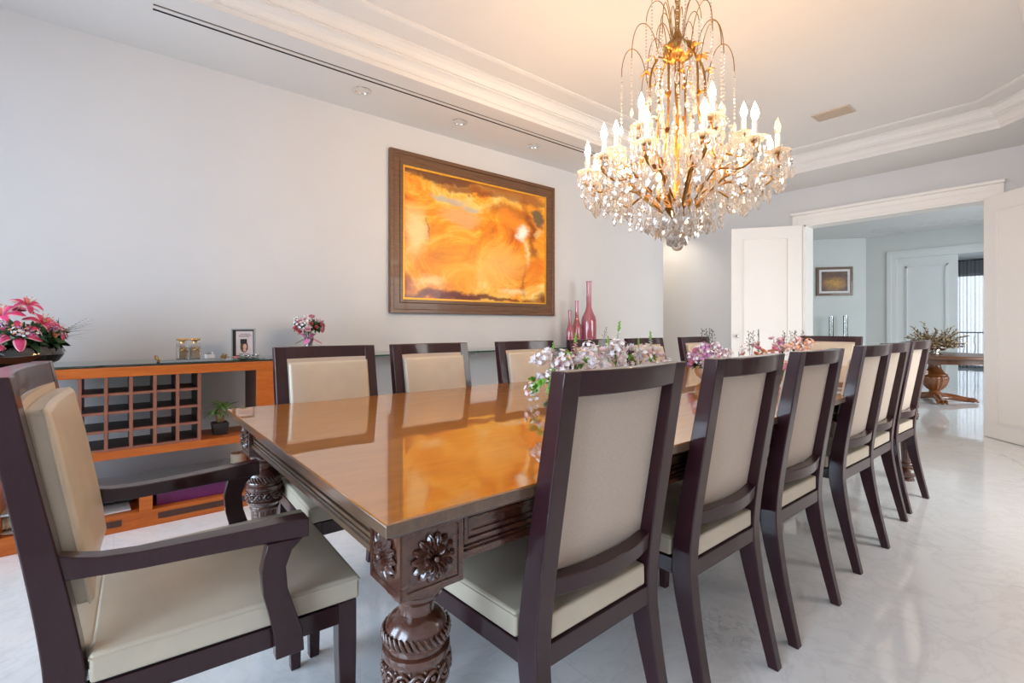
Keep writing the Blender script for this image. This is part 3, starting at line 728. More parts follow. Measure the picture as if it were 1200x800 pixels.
# ------------------------------------------------------------------ painting on the left wall
def painting_mat():
    m = N('abstract orange canvas'); co = m.n('ShaderNodeTexCoord'); sp = m.n('ShaderNodeSeparateXYZ')
    m.l(co.outputs['Generated'], sp.inputs[0])
    w1 = m.n('ShaderNodeTexNoise'); w1.inputs['Scale'].default_value = 3.2; w1.inputs['Detail'].default_value = 9; w1.inputs['Roughness'].default_value = .68; m.l(co.outputs['Generated'], w1.inputs['Vector'])
    ws = m.n('ShaderNodeSeparateColor'); m.l(w1.outputs['Color'], ws.inputs[0])
    U = m.math('ADD', sp.outputs[0], m.math('MULTIPLY', m.math('SUBTRACT', ws.outputs[0], .5), .30))
    V = m.math('ADD', sp.outputs[2], m.math('MULTIPLY', m.math('SUBTRACT', ws.outputs[1], .5), .26))
    gen = co.outputs['Generated']
    f = m.noise(gen, 3.2, 10, .72, 1.1)
    col = m.ramp(f, [(.32, lin((200,92,4))), (.42, lin((236,134,8))), (.50, lin((250,164,28))), (.58, lin((255,198,84))), (.70, lin((252,226,156)))])
    def blob(u, v, ru, rv, colr, amt=1.0, soft=.5, ang=0):
        nonlocal col
        du = m.math('SUBTRACT', U, u); dv = m.math('SUBTRACT', V, v)
        if ang:
            c_, s_ = math.cos(ang), math.sin(ang)
            du, dv = m.math('ADD', m.math('MULTIPLY', du, c_), m.math('MULTIPLY', dv, s_)), m.math('SUBTRACT', m.math('MULTIPLY', dv, c_), m.math('MULTIPLY', du, s_))
        d = m.math('SQRT', m.math('ADD', m.math('POWER', m.math('ABSOLUTE', m.math('DIVIDE', du, ru)), 2), m.math('POWER', m.math('ABSOLUTE', m.math('DIVIDE', dv, rv)), 2)))
        x = m.n('ShaderNodeMapRange', interpolation_type='SMOOTHSTEP'); x.inputs[1].default_value = 1-soft; x.inputs[2].default_value = 1+soft*.4; x.inputs[3].default_value = amt; x.inputs[4].default_value = 0
        m.l(d, x.inputs[0]); col = m.mix(x.outputs[0], col, lin(colr))
    blob(.47, .33, .36, .24, (255,186,70), .45, .7)
    blob(.62, .30, .20, .20, (253,208,128), .45, .8)
    blob(.40, .22, .24, .10, (255,172,44), .4, .8)
    blob(.06, .52, .09, .20, (255,222,160), .85, .8)
    blob(.16, .13, .09, .05, (254,214,140), .8, .8)
    blob(.36, .68, .13, .10, (232,178,116), .85, .5)
    blob(.30, .815, .14, .035, (196,186,166), .9, .6)
    blob(.44, .775, .07, .025, (188,186,172), .8, .6)
    blob(.22, .985, .40, .050, (92,48,26), .92, .5)
    blob(.42, .925, .26, .028, (124,56,20), .8, .6)
    blob(.75, .97, .35, .06, (150,84,30), .8, .5)
    blob(.71, .82, .17, .07, (178,92,18), .8, .6)
    blob(.72, .76, .11, .09, (250,150,30), .8, .6)
    blob(.885, .70, .035, .25, (120,44,8), .8, .9, .15)
    blob(.95, .82, .05, .10, (92,88,66), .9, .4)
    blob(.93, .68, .04, .05, (236,190,120), .8, .6)
    blob(.80, .66, .055, .085, (255,250,232), 1, .6)
    blob(.83, .48, .028, .17, (255,226,170), .8, .8)
    blob(.90, .47, .045, .08, (140,58,8), .75, .9)
    blob(.92, .28, .09, .16, (240,130,12), .7, .7)
    blob(.815, .16, .012, .14, (168,80,20), .6, .8)
    blob(.74, .10, .12, .03, (255,226,170), .8, .8)
    blob(.14, .545, .012, .10, (130,60,10), .55, .8)
    blob(.25, .02, .40, .045, (112,34,14), .95, .6)
    blob(.60, .015, .5, .022, (96,30,12), .8, .6)
    blob(.0, .12, .07, .10, (150,52,14), .8, .8)
    blob(.99, .05, .06, .05, (110,52,20), .9, .7)
    sc = m.noise(m.coords((1,1,6), 'Generated'), 9, 8, .7, 2)
    col = m.mix(m.ramp(sc, [(.55, (0,0,0)), (.75, (.32,.32,.32))]), col, lin((150,66,14)))
    m.set(base=col, rough=.35, coat=.25); return m.m
M['painting'] = painting_mat()
PX0, PX1, PZ0, PZ1 = 1.893, 3.917, 1.272, 2.738
t = thing('framed_painting', 'large abstract orange painting in a brown wooden frame on the left wall', 'painting', (PX0, YL, PZ0))
pw, ph = PX1-PX0, PZ1-PZ0
def pic_frame(bb, w, h, a, bo, y0, y1):
    """mitred ring of width bo starting a from the outer edge, front at -y1"""
    for (p, q) in (((0,0),(w,0)), ((w,0),(w,h)), ((w,h),(0,h)), ((0,h),(0,0))):
        def ins(c, d): return (d if c[0] == 0 else w-d, d if c[1] == 0 else h-d)
        P = [ins(p, a), ins(q, a), ins(q, a+bo), ins(p, a+bo)]
        bb.hexa([(P[0][0], -y0, P[0][1]), (P[1][0], -y0, P[1][1]), (P[2][0], -y0, P[2][1]), (P[3][0], -y0, P[3][1]),
                 (P[0][0], -y1, P[0][1]), (P[1][0], -y1, P[1][1]), (P[2][0], -y1, P[2][1]), (P[3][0], -y1, P[3][1])])
b = B(); pic_frame(b, pw, ph, 0, .035, 0, .045); pic_frame(b, pw, ph, .035, .06, 0, .036); pic_frame(b, pw, ph, .095, .03, 0, .040); b.build('frame', M['frame_wood'], t, smooth=0, bevel=.004)
b = B(); pic_frame(b, pw, ph, .125, .018, 0, .034); b.build('gold_slip', M['gold_paint'], t, smooth=0)
b = B(); b.box(.14, pw-.14, -.024, -.012, .14, ph-.14); b.build('canvas', M['painting'], t, smooth=0)

# ------------------------------------------------------------------ sideboard and glass shelf
SX0, SX1, SYF, SYB = -.545, .822, 3.49, 4.03
t = thing('sideboard', 'orange cherry wood sideboard with open wine rack against the left wall', 'sideboard', (0, 0, 0))
b = B(); b.box(SX0, SX1, SYF, 3.93, .868, .920); b.build('top_board', M['cherry'], t, smooth=0, bevel=.002)
for s, (a, c) in enumerate(((SX0, SX0+.105), (SX1-.105, SX1))):
    b = B(); b.box(a, c, SYF, 3.84, .0, .868); b.build('side_panel', M['cherry'], t, smooth=0, bevel=.002)
    e = B(); xx = c+.002 if s == 0 else a-.002
    e.box(min(xx, c if s == 0 else a), max(xx, c if s == 0 else a), SYF+.01, 3.83, .47, .866); e.build('inner_shade_sheet', M['dark_wood_and_shade'], t, smooth=0)  # dark sheet paints shade on the panel's inner face
b = B(); b.box(SX0+.105, SX1-.105, SYF, 3.84, .412, .458); b.build('shelf', M['cherry'], t, smooth=0, bevel=.002)
b = B(); b.box(SX0+.105, SX1-.105, SYF+.0, 3.95, .0, .092); ba = b.build('plinth', M['cherry'], t, smooth=0, bevel=.002)
for a, c in ((-.095, .035), (.20, .69)):
    b = B(); b.box(a, c, SYF-.002, SYF+.002, .034, .070); b.build('drawer_slot', M['dark_wood_and_shade'], ba, smooth=0)
b = B(); b.box(.115, .175, SYF+.005, 3.92, .092, .196); b.build('divider', M['cherry'], t, smooth=0, bevel=.002)
b = B(); b.box(SX0+.107, SX1-.107, SYF+.01, 3.97, .196, .206); b.build('lower_glass_shelf', M['painted_sheen'], t, smooth=0)
rk = B(); rx0, rx1, rz0, rz1 = -.150, .412, .458, .868
b = B(); tk = .016
for i in range(6):
    x = rx0+(rx1-rx0-tk)*i/5; b.box(x, x+tk, SYF+.004, 3.80, rz0, rz1)
for j in range(4):
    z = rz0+(rz1-rz0)*j/4
    b.box(rx0, rx1, SYF+.006, 3.80, z, z+.014)
b.build('wine_rack', [M['rack_wood']], t, smooth=0)
b = B()
for i in range(5):
    for j in range(4):
        x = rx0+(rx1-rx0-tk)*i/5+tk; z = rz0+(rz1-rz0)*j/4+.014; w_ = (rx1-rx0-tk)/5-tk; h_ = (rz1-rz0)/4-.014
        for q in ((x, x+.0012, z, z+h_), (x+w_-.0012, x+w_, z, z+h_)): b.box(q[0], q[1], SYF+.02, 3.80, q[2], q[3])
        b.box(x, x+w_, SYF+.02, 3.80, z, z+.0012); b.box(x, x+w_, SYF+.02, 3.80, z+h_-.0012 if j < 3 else z+h_-.002, z+h_)
b.build('cell_shade_sheets', M['dark_wood_and_shade'], t, smooth=0)  # dark sheets paint the shade inside the rack cells
g = thing('glass_shelf', 'long green-edged glass shelf running along the wall over the sideboard', 'shelf', (0, 0, 0))
b = B(); b.box(SX0, 4.62, SYF+.06, YL-.002, .921, .933); b.build('glass_plate', M['green_glass'], g, smooth=0)
b = B(); b.box(SX1, 4.62, SYF+.054, SYF+.060, .921, .933); b.build('front_edge', M['shelf_edge'], g, smooth=0)
for x in (1.30, 2.0, 2.62, 3.25, 3.95):
    b = B(); b.hexa([(x-.01, 3.70, .905), (x+.01, 3.70, .905), (x+.01, YL, .80), (x-.01, YL, .80), (x-.01, 3.70, .9205), (x+.01, 3.70, .9205), (x+.01, YL, .9205), (x-.01, YL, .9205)])
    b.build('bracket', M['chrome'], g, smooth=0)
GZ = .933

# things stored low in the sideboard
t = thing('purple_box', 'long purple cloth-covered box lying in the bottom of the sideboard', 'box', (.40, 3.70, .092))
b = B(); b.box(-.205, .205, -.15, .15, 0, .072); b.build('box_body', M['purple'], t, smooth=0, bevel=.004)
b = B(); b.box(-.209, .209, -.154, .154, .072, .092); b.build('lid', M['purple'], t, smooth=0, bevel=.003)
t = thing('tray_frame', 'silver grey picture frame lying flat at the bottom of the sideboard', 'picture frame', (-.035, 3.62, .092), R(3))
b = B(); pic_frame(b, .26, .20, 0, .025, 0, .022); o = b.build('frame', M['slate'], t, smooth=0, bevel=.003); o.rotation_euler = (R(-90), 0, 0); o.location = (-.13, .10, .0)
b = B(); b.box(-.108, .108, -.078, .078, .004, .012); b.build('print', M['paper'], t, smooth=0)
t = thing('book', 'black patterned box-shaped book standing behind the flat frame in the sideboard', 'book', (.055, 3.82, .092))
b = B(); b.box(-.055, .055, -.05, .05, 0, .085); b.build('cover', M['black'], t, smooth=0, bevel=.003)
b = B()
for i in range(7): b.box(-.046+.0135*i, -.039+.0135*i, -.0508, -.050, .05+.006*(i % 2), .068+.006*(i % 3)); 
b.build('white_marks', M['paper'], t, smooth=0)
t = thing('pillar_candle', 'cream pillar candle standing on the low glass shelf of the sideboard', 'candle', (.655, 3.72, .206))
b = B(); b.lathe([(.046, 0), (.048, .004), (.048, .088), (.044, .092), (.03, .086), (.0, .084)], seg=28); b.build('wax', M['cream'], t)
b = B(); b.tube([(0,0,.084), (.001,0,.092), (.003,0,.099)], .0015, 6); b.build('wick', M['black'], t)
t = thing('pine_cone', 'small dark brown seed pod beside the cream candle', 'decoration', (.60, 3.66, .206))
b = B()
for i in range(26):
    a = i*2.4; z = .004+.0013*i; r = .020*math.sin(PI*min(1, (i+3)/30))+.003; b.ball((r*math.cos(a), r*math.sin(a), z), .006, 6, 4, (1,1,.7))
b.build('pod', M['dark_wood_and_shade'], t)
t = thing('sea_shell', 'beige ridged shell lying low in the left end of the sideboard', 'shell', (-.385, 3.60, .100), R(10))
b = B(); secs = []
for i in range(25):
    u = i/24; r = .052*math.sin(PI*(.06+.9*u))**.7*(1-.35*u); secs.append([(-.10+.2*u, r*(1+.08*math.sin(u*70))*math.cos(a), r+r*(1+.08*math.sin(u*70))*.85*math.sin(a)) for a in [2*PI*k/16 for k in range(16)]])
b.loft(secs); b.build('shell_body', M['shell'], t)
t = thing('white_dish', 'shallow white dish beneath the beige shell', 'dish', (-.385, 3.60, .092))
b = B(); b.lathe([(.05, 0), (.055, .002), (.085, .005), (.087, .0075), (.055, .0055), (0, .005)], seg=32); b.build('dish_body', M['paper'], t)

# potted dracaena on the middle shelf
t = thing('potted_plant', 'small spiky green plant in a dark slate pot on the sideboard shelf', 'plant', (.530, 3.62, .458))
b = B(); h = .075
b.loft([[(-.037,-.037,0),(.037,-.037,0),(.037,.037,0),(-.037,.037,0)], [(-.047,-.047,h),(.047,-.047,h),(.047,.047,h),(-.047,.047,h)]]); b.build('pot', M['slate'], t, smooth=0, bevel=.004)
b = B(); b.box(-.041, .041, -.041, .041, h-.004, h+.003); b.build('soil', M['soil'], t, smooth=0)
b = B(); tips = []
for (dx, dy, hh) in ((0, 0, .12), (.028, .01, .10), (-.022, -.008, .07)):
    b.tube([(dx*.4, dy*.4, h), (dx*.8+.003, dy, h+hh*.4), (dx, dy, h+hh*.75)], [.007, .006, .005], 8); tips.append((dx, dy, h+hh*.75))
b.build('stem', M['stem_wood'], t)
def blade(bb, base, az, el, L, w, droop=.6, seg=7, fold=.25):
    """arched strap leaf"""
    ca, sa = math.cos(az), math.sin(az); pts = []; r = z = 0; e = el
    for k in range(seg+1):
        u = k/seg; ww = w*math.sin(PI*(.12+.86*u))**.7 if u < 1 else 0.0005
        for s_ in (-1, 0, 1): pts.append((base[0]+r*ca-s_*ww*sa, base[1]+r*sa+s_*ww*ca, base[2]+z+abs(s_)*ww*fold))
        r += L/seg*math.cos(e); z += L/seg*math.sin(e); e -= droop*2/seg
    bb.quadgrid(pts, seg+1, 3)
b = B()
for (x, y, z) in tips:
    for i in range(13): blade(b, (x, y, z), i*2.4, R(random.uniform(15, 75)), random.uniform(.095, .15), .007, random.uniform(.4, 1.0))
b.build('leaves', M['plant_green'], t, smooth=60, weld=False)

# ------------------------------------------------------------------ small things on top of the sideboard
t = thing('mirror_tray', 'long mirrored tray with twig-shaped bronze ends on the sideboard top', 'tray', (.387, 3.70, GZ), 0)
b = B(); b.box(-.165, .165, -.085, .085, .006, .012); b.build('mirror', M['black_gloss'], t, smooth=0)
b = B(); b.box(-.17, .17, -.09, -.084, 0, .011); b.box(-.17, .17, .084, .09, 0, .011); b.build('rim', M['frame_metal'], t, smooth=0)
for s in (-1, 1):
    b = B()
    for i in range(9):
        a = i*.7; b.tube([(s*.165, -.085+.02*i, .008), (s*(.178+.004*math.sin(a)), -.085+.02*i+.004, .018), (s*(.185+.01*math.cos(a*2)), -.085+.02*i+.008*math.sin(a*3), .02+.018*abs(math.sin(a*1.9)))], [.003, .004, .0025], 6)
    b.tube([(s*.17, -.09, .008), (s*.178, 0, .014), (s*.17, .09, .008)], .006, 8); b.build('twig_handle', M['gold'], t)
for x, y, lab in ((.335, 3.70, 'left square glass perfume bottle with gold bow stopper on the mirrored tray'), (.403, 3.71, 'right square glass perfume bottle with gold bow stopper on the mirrored tray')):
    t = thing('perfume_bottle', lab, 'bottle', (x, y, GZ+.012), R(12))
    b = B(); b.box(-.029, .029, -.022, .022, 0, .100); b.build('flask', M['crystal'], t, smooth=0, bevel=.006, seg=2)
    b = B(); b.box(-.022, .022, -.015, .015, .008, .074); b.build('perfume', M['perfume'], t, smooth=0)
    b = B(); b.lathe([(.010, .099), (.012, .096), (.012, .108), (.016, .112), (.018, .120), (.012, .128), (.004, .131)], seg=16)
    for s in (-1, 1): b.ball((s*.018, 0, .124), .012, 10, 6, (1.3, .6, .7))
    b.build('stopper', M['brass_small'], t)
    b = B(); b.tube([(-.027, -.021, .05), (.0, -.024, .06), (.027, -.021, .045)], .003, 6); b.tube([(0, -.023, .06), (-.012, -.026, .075)], .0025, 6); b.tube([(0, -.023, .06), (.012, -.026, .078)], .0025, 6); b.build('gold_band', M['brass_small'], t)
t = thing('small_jar', 'small cream square box with glass lid at the right end of the mirrored tray', 'box', (.482, 3.69, GZ+.012), R(8))
b = B(); b.box(-.024, .024, -.02, .02, 0, .024); b.build('jar_body', M['paper'], t, smooth=0, bevel=.002)
b = B(); b.box(-.022, .022, -.018, .018, .024, .042); b.build('jar_lid', M['crystal'], t, smooth=0, bevel=.003)
t = thing('photo_frame', 'glass and silver photo frame with a printed portrait page on the sideboard', 'picture frame', (.70, 3.80, GZ), R(-8))
fw, fh, tl = .150, .200, R(-9)
def tilt(o): o.rotation_euler = (tl, 0, 0); o.location = (0, 0, .004); return o
b = B(); b.box(-fw/2, fw/2, -.002, .012, 0, fh); tilt(b.build('back_board', M['black'], t, smooth=0))
b = B()
for q in ((-fw/2, -fw/2+.008, 0, fh), (fw/2-.012, fw/2, 0, fh), (-fw/2+.008, fw/2-.012, fh-.008, fh), (-fw/2+.008, fw/2-.012, 0, .006)): b.box(q[0], q[1], -.008, -.002, q[2], q[3])
tilt(b.build('frame', M['frame_metal'], t, smooth=0))
b = B(); b.box(-.046, .058, -.0045, -.0021, .014, fh-.018); pp = tilt(b.build('page', M['photo_paper'], t, smooth=0))
for z, a, c in ((.160, -.02, .04), (.150, -.03, .05), (.143, -.03, .035), (.022, -.03, .05)):
    b = B(); n_ = 14; b.quadgrid([(a+(c-a)*k/n_, -.0049, z+dz+.0006*(k % 2)) for dz in (0, .003) for k in range(n_+1)], 2, n_+1); b.build('printed_line', M['ink'], pp, smooth=0)
def disc(bb, cx, cz, rx, rz, y, n=20, fn=None): bb.poly([(cx+rx*math.cos(a)*(fn(a) if fn else 1), y, cz+rz*math.sin(a)*(fn(a) if fn else 1)) for a in [2*PI*k/n for k in range(n)]][::-1])
b = B(); disc(b, .003, .072, .024, .040, -.0048, 24); b.build('portrait_hair', M['hair'], pp, smooth=0)
b = B(); disc(b, .008, .074, .012, .019, -.0050); disc(b, .006, .050, .010, .012, -.0050); b.build('portrait_face', M['skin'], pp, smooth=0)
b = B(); b.box(-.02, .02, .01, .014, 0, .13)
b.hexa([(-.02, .012, .0), (.02, .012, .0), (.02, .085, .0), (-.02, .085, .0), (-.02, .030, .12), (.02, .030, .12), (.02, .034, .12), (-.02, .034, .12)]); b.build('easel', M['black'], t, smooth=0)
t = thing('glass_dish', 'rectangular green glass dish in front of the photo frame', 'dish', (.702, 3.655, GZ), R(-3))
b = B(); b.box(-.095, .095, -.045, .045, .002, .008); b.box(-.06, .06, -.03, .03, 0, .002); b.build('dish_body', M['green_glass'], t, smooth=0, bevel=.002)
for i, (dx, lab) in enumerate(((-.045, 'leftmost of three tiny cut glass pots on the green dish'), (.0, 'middle of three tiny cut glass pots on the green dish'), (.045, 'rightmost of three tiny cut glass pots on the green dish'))):
    t = thing('glass_pot', lab, 'glass pot', (.710+dx, 3.655, GZ+.008), group='tiny glass pots')
    b = B(); b.lathe([(.008, 0), (.010, .002), (.015, .014), (.016, .022), (.013, .023), (.012, .012), (0, .006)], seg=12); b.build('pot_body', M['crystal'], t, smooth=0)
t = thing('tea_light', 'tiny red candle holder at the left end of the green dish', 'candle', (.624, 3.66, GZ+.008))
b = B(); b.lathe([(.011, 0), (.013, .002), (.013, .012), (.010, .013), (0, .010)], seg=14); b.build('cup', M['coral'], t)
b = B(); b.tube([(0,0,.010), (.001,0,.015)], .001, 5); b.build('wick', M['black'], t)

# pink bottles on the glass shelf
def bottle(x, y, h, r, rn, hb, lab):
    t = thing('pink_bottle', lab, 'bottle', (x, y, GZ), group='dusty pink glass bottles')
    b = B(); b.lathe([(r*.80, 0), (r*.93, .008), (r*1.0, .03), (r*1.02, hb*.5), (r, hb*.80), (r*.90, hb*.92), (r*.62, hb*1.04), (rn*1.35, hb*1.14), (rn, hb*1.26), (rn*.92, h*.85), (rn, h-.012)], seg=32); b.build('bottle_body', M['cranberry'], t)
    b = B(); b.lathe([(rn, h-.012), (rn*1.18, h-.010), (rn*1.2, h-.002), (rn*.9, h), (rn*.8, h-.01)], seg=24); b.build('lip', M['cranberry'], t)
bottle(4.264, 3.80, .745, .088, .030, .36, 'tallest dusty pink long-necked bottle on the glass shelf, rightmost of three')
bottle(4.105, 3.84, .515, .056, .022, .25, 'middle-sized dusty pink bottle on the glass shelf, between its taller and smaller neighbours')
bottle(3.95, 3.80, .40, .045, .018, .20, 'smallest dusty pink bottle on the glass shelf, leftmost of three')

# ------------------------------------------------------------------ flowers
def petal(bb, az, el, L, w, curl=.5, base=(0,0,0), seg=4, cup=.25):
    ca, sa = math.cos(az), math.sin(az); pts = []; r = z = 0; e = el
    for k in range(seg+1):
        u = k/seg; ww = w*max(.12, math.sin(PI*(.10+.80*u)))
        for s_ in (-1, 0, 1): pts.append((base[0]+r*ca-s_*ww*sa, base[1]+r*sa+s_*ww*ca, base[2]+z+abs(s_)*ww*cup))
        r += L/seg*math.cos(e); z += L/seg*math.sin(e); e -= curl*2/seg
    bb.quadgrid(pts, seg+1, 3)
def rose_me(name, mat, r=.02):
    b = B()
    for n, el, L, cv in ((6, .25, 1.0, -.5), (6, .7, .9, -.45), (5, 1.1, .75, -.35), (4, 1.4, .55, -.2)):
        for i in range(n): petal(b, 2*PI*(i+.37*n)/n+random.uniform(-.1, .1), el, r*L, r*.50, cv, (0, 0, 0), 4, .3)
    return b.mesh(name, [mat], 60, weld=False)
def carnation_me(name, mats, r=.02):
    b = B(); b.ball((0, 0, r*.3), r*.55, 8, 6)
    for i in range(46):
        b.k = random.randrange(len(mats)); petal(b, i*2.4, R(random.uniform(5, 85)), r*random.uniform(.75, 1.05), r*.22, random.uniform(-.3, .5), (0, 0, r*.1), 3, .5)
    return b.mesh(name, mats, 60, weld=False)
def cluster_me(name, mats, r=.025, n=16, s=.009):
    """head of small four-petalled florets"""
    b = B()
    for i in range(n):
        t_ = math.acos(1-1.5*(i+.5)/n); a = i*2.4; d = Vector((math.sin(t_)*math.cos(a), math.sin(t_)*math.sin(a), math.cos(t_)))
        q = d.to_track_quat('Z', 'Y').to_matrix(); o = len(b.v); b.k = random.randrange(len(mats))
        for j in range(5): petal(b, 2*PI*j/5, .5, s, s*.42, .35, (0, 0, 0), 2, .2)
        for k in range(o, len(b.v)): v = q @ Vector(b.v[k]) + d*r; b.v[k] = tuple(v)
    return b.mesh(name, mats, 60, weld=False)
def spike_me(name, mats, h=.16, wid=.016, n=26):
    """upright snapdragon: stem, open florets below, green buds towards the tip; mats = (stem, bloom, bloom2)"""
    b = B(); b.tube([(0, 0, 0), (.002, 0, h*.5), (0, .002, h)], [.0022, .0018, .0008], 5)
    for i in range(n):
        u = i/n; z = h*(.28+.72*u); a = i*2.4; s = wid*(1-.72*u); 
        if u > .66: b.k = 0; b.ball((s*.5*math.cos(a), s*.5*math.sin(a), z), s*.42+.001, 6, 4, (1, 1, 1.3)); continue
        b.k = 1+(i % 2)
        bx_, by_ = s*.35*math.cos(a), s*.35*math.sin(a)
        for j in range(4): petal(b, a+(j-1.5)*.8, .35+.5*(j % 2), s*.95, s*.42, .45, (bx_, by_, z), 3, .3)
    b.k = 0
    for i in range(4): blade(b, (0, 0, h*.05*i), i*2.4, .8, h*.3, .005, .5, 4)
    return b.mesh(name, mats, 60, weld=False)
def leafy_me(name, mat, n=14, L=.05, w=.010, spread=(10, 80)):
    b = B()
    for i in range(n): blade(b, (0, 0, 0), i*2.4, R(random.uniform(*spread)), L*random.uniform(.7, 1.1), w, random.uniform(.1, .6), 5)
    return b.mesh(name, [mat], 60, weld=False)
def sprig_me(name, mats, h=.12):
    b = B(); b.tube([(0, 0, 0), (.006, 0, h*.5), (.0, .004, h)], [.0012, .001, .0006], 5)
    for i in range(12):
        a = i*2.4; z = h*(.3+.7*i/12); e = (.018*math.cos(a)*(1.1-i/14), .018*math.sin(a)*(1.1-i/14), z+.012); b.k = 0; b.tube([(0, 0, z), e], .0006, 4); b.k = 1; b.ball(e, .0032, 6, 4)
    return b.mesh(name, mats, 60, weld=False)
F = {'rose_pale': rose_me('rose', M['pale_pink'], .020), 'rose_pink': rose_me('rose', M['pink_petal'], .022), 'rose_peach': rose_me('rose', M['peach'], .020), 'rose_coral': rose_me('rose', M['coral'], .019),
     'carn_pink': carnation_me('carnation', [M['pink_petal'], M['pale_pink']], .026), 'carn_mauve': carnation_me('carnation', [M['mauve'], M['pink_petal']], .026), 'carn_white': carnation_me('carnation', [M['white_petal']], .022),
     'cl_white': cluster_me('white_blossom', [M['white_petal'], M['white_petal'], M['white_petal'], M['pale_pink']]), 'cl_mauve': cluster_me('mauve_blossom', [M['white_petal'], M['mauve']], .02), 'cl_peach': cluster_me('peach_blossom', [M['peach'], M['pale_pink']], .02),
     'snap_white': spike_me('snapdragon', [M['lime'], M['white_petal'], M['white_petal']], .17), 'snap_pink': spike_me('snapdragon', [M['lime'], M['pale_pink'], M['pink_petal']], .15),
     'snap_green': spike_me('green_spike', [M['dark_green'], M['green'], M['pale_pink']], .16, .009), 'leaf_lime': leafy_me('leaf_spray', M['lime'], 12, .045, .010), 'leaf_green': leafy_me('leaf_spray', M['green'], 14, .055, .011),
     'leaf_dark': leafy_me('leaf_spray', M['dark_green'], 16, .055, .008), 'sprig': sprig_me('fine_sprig', [M['dark_green'], M['dark_wood_and_shade']], .13)}
NAMES = {'rose_pale': 'rose', 'rose_pink': 'rose', 'rose_peach': 'rose', 'rose_coral': 'rose', 'carn_pink': 'carnation', 'carn_mauve': 'carnation', 'carn_white': 'carnation', 'cl_white': 'white_blossom', 'cl_mauve': 'mauve_blossom',
         'cl_peach': 'peach_blossom', 'snap_white': 'snapdragon', 'snap_pink': 'snapdragon', 'snap_green': 'green_spike', 'leaf_lime': 'leaf_spray', 'leaf_green': 'leaf_spray', 'leaf_dark': 'leaf_spray', 'sprig': 'fine_sprig'}
def place(t, kind, p, d, sc=1.0): return inst(F[kind], NAMES[kind], t, p, aim(d, random.uniform(0, 6)), sc)
def foam(bb, L, w, h):
    secs = []
    for i in range(13):
        u = -1+2*i/12; k = math.sqrt(max(.02, 1-u**4)); secs.append([(L/2*u, w/2*k*math.cos(a), max(0, h*k*(.4+.6*math.sin(a))) if a < PI else 0) for a in [2*PI*q/12 for q in range(12)]])
    bb.loft(secs)
rnd = random.Random(11)
# front arrangement: white and lilac with snapdragons, long and low on the table top
t = thing('flower_arrangement', 'long low arrangement of white and lilac flowers with snapdragons on the near table half', 'flowers', (1.80, 1.49, TZ))
b = B(); foam(b, .80, .13, .05); b.build('moss_base', M['dark_green'], t)
pool = ['cl_white']*9+['cl_mauve']*1+['rose_pale']*3+['carn_white']*3+['cl_peach']*1+['snap_white']*1
for i in range(66):
    u = -1+2*((i*.618034) % 1); a = rnd.uniform(-.05, PI+.05); x = .44*u; k = 1-.22*u*u if u > 0 else 1-.20*u*u
    d = Vector((.5*u, math.cos(a), .35+abs(math.sin(a)))).normalized(); r = rnd.uniform(.11, .17)*k
    p = (x, .80*r*math.cos(a), .05+r*1.15*max(0, math.sin(a)))
    place(t, rnd.choice(pool[:-1]), p, d, rnd.uniform(1.15, 1.7))
for (x, y, z0, sc) in ((-.33, .02, .10, .95), (-.20, .03, .13, 1.15), (-.02, -.02, .12, 1.0), (.10, .03, .14, 1.3), (.23, -.02, .12, .9), (.38, .02, .12, 1.1), (.0, .05, .10, .9), (-.43, -.06, .02, .8)):
    place(t, 'snap_white' if rnd.random() < .7 else 'snap_pink', (x, y, z0), (rnd.uniform(-.15, .15), rnd.uniform(-.1, .1), 1), sc)
for i in range(24):
    if i >= 14:
        u = rnd.uniform(-.9, .9); place(t, 'leaf_lime', (.44*u, rnd.uniform(-.08, .08), rnd.uniform(.14, .20)), (u*.5, rnd.uniform(-.6, .6), 1), .7); continue
    u = rnd.uniform(-1, 1) if i > 7 else rnd.uniform(-1.05, -.8)
    place(t, 'leaf_lime' if u < -.5 else 'leaf_green', (.44*u, rnd.uniform(-.08, .08), rnd.uniform(.02, .12)), (u*1.2, rnd.uniform(-1, 1), .6), rnd.uniform(.6, .95))
# silver bowl with pink flowers
t = thing('silver_flower_bowl', 'small silver bowl of pink and lilac flowers in the middle of the table', 'flowers', (2.80, 1.53, TZ))
b = B(); b.lathe([(.045, 0), (.048, .004), (.046, .010), (.070, .03), (.082, .055), (.080, .085), (.083, .092), (.076, .09), (.06, .06), (0, .05)], seg=32, fn=lambda r, z, a: r*(1+.012*math.cos(12*a))); b.build('bowl', M['silver'], t)
pool = ['carn_mauve', 'carn_pink', 'carn_pink', 'cl_white', 'cl_white', 'cl_mauve', 'rose_pink', 'rose_pale', 'cl_mauve']
for i in range(30):
    th_ = math.acos(1-1.1*(i+.5)/30); a = i*2.4; d = Vector((math.sin(th_)*math.cos(a), math.sin(th_)*math.sin(a), math.cos(th_)+.1)); r = rnd.uniform(.09, .125)
    place(t, rnd.choice(pool), (d.x*r, d.y*r, .085+d.z*r*1.05), d, rnd.uniform(1.05, 1.45))
for i in range(9): a = i*2.4; place(t, 'leaf_dark', (.06*math.cos(a), .06*math.sin(a), .09), (math.cos(a), math.sin(a), .1), .9)
for i in range(4): place(t, 'sprig', (.03*math.cos(i*1.7), .03*math.sin(i*1.7), .17), (rnd.uniform(-.25, .25), rnd.uniform(-.25, .25), 1), 1.1)
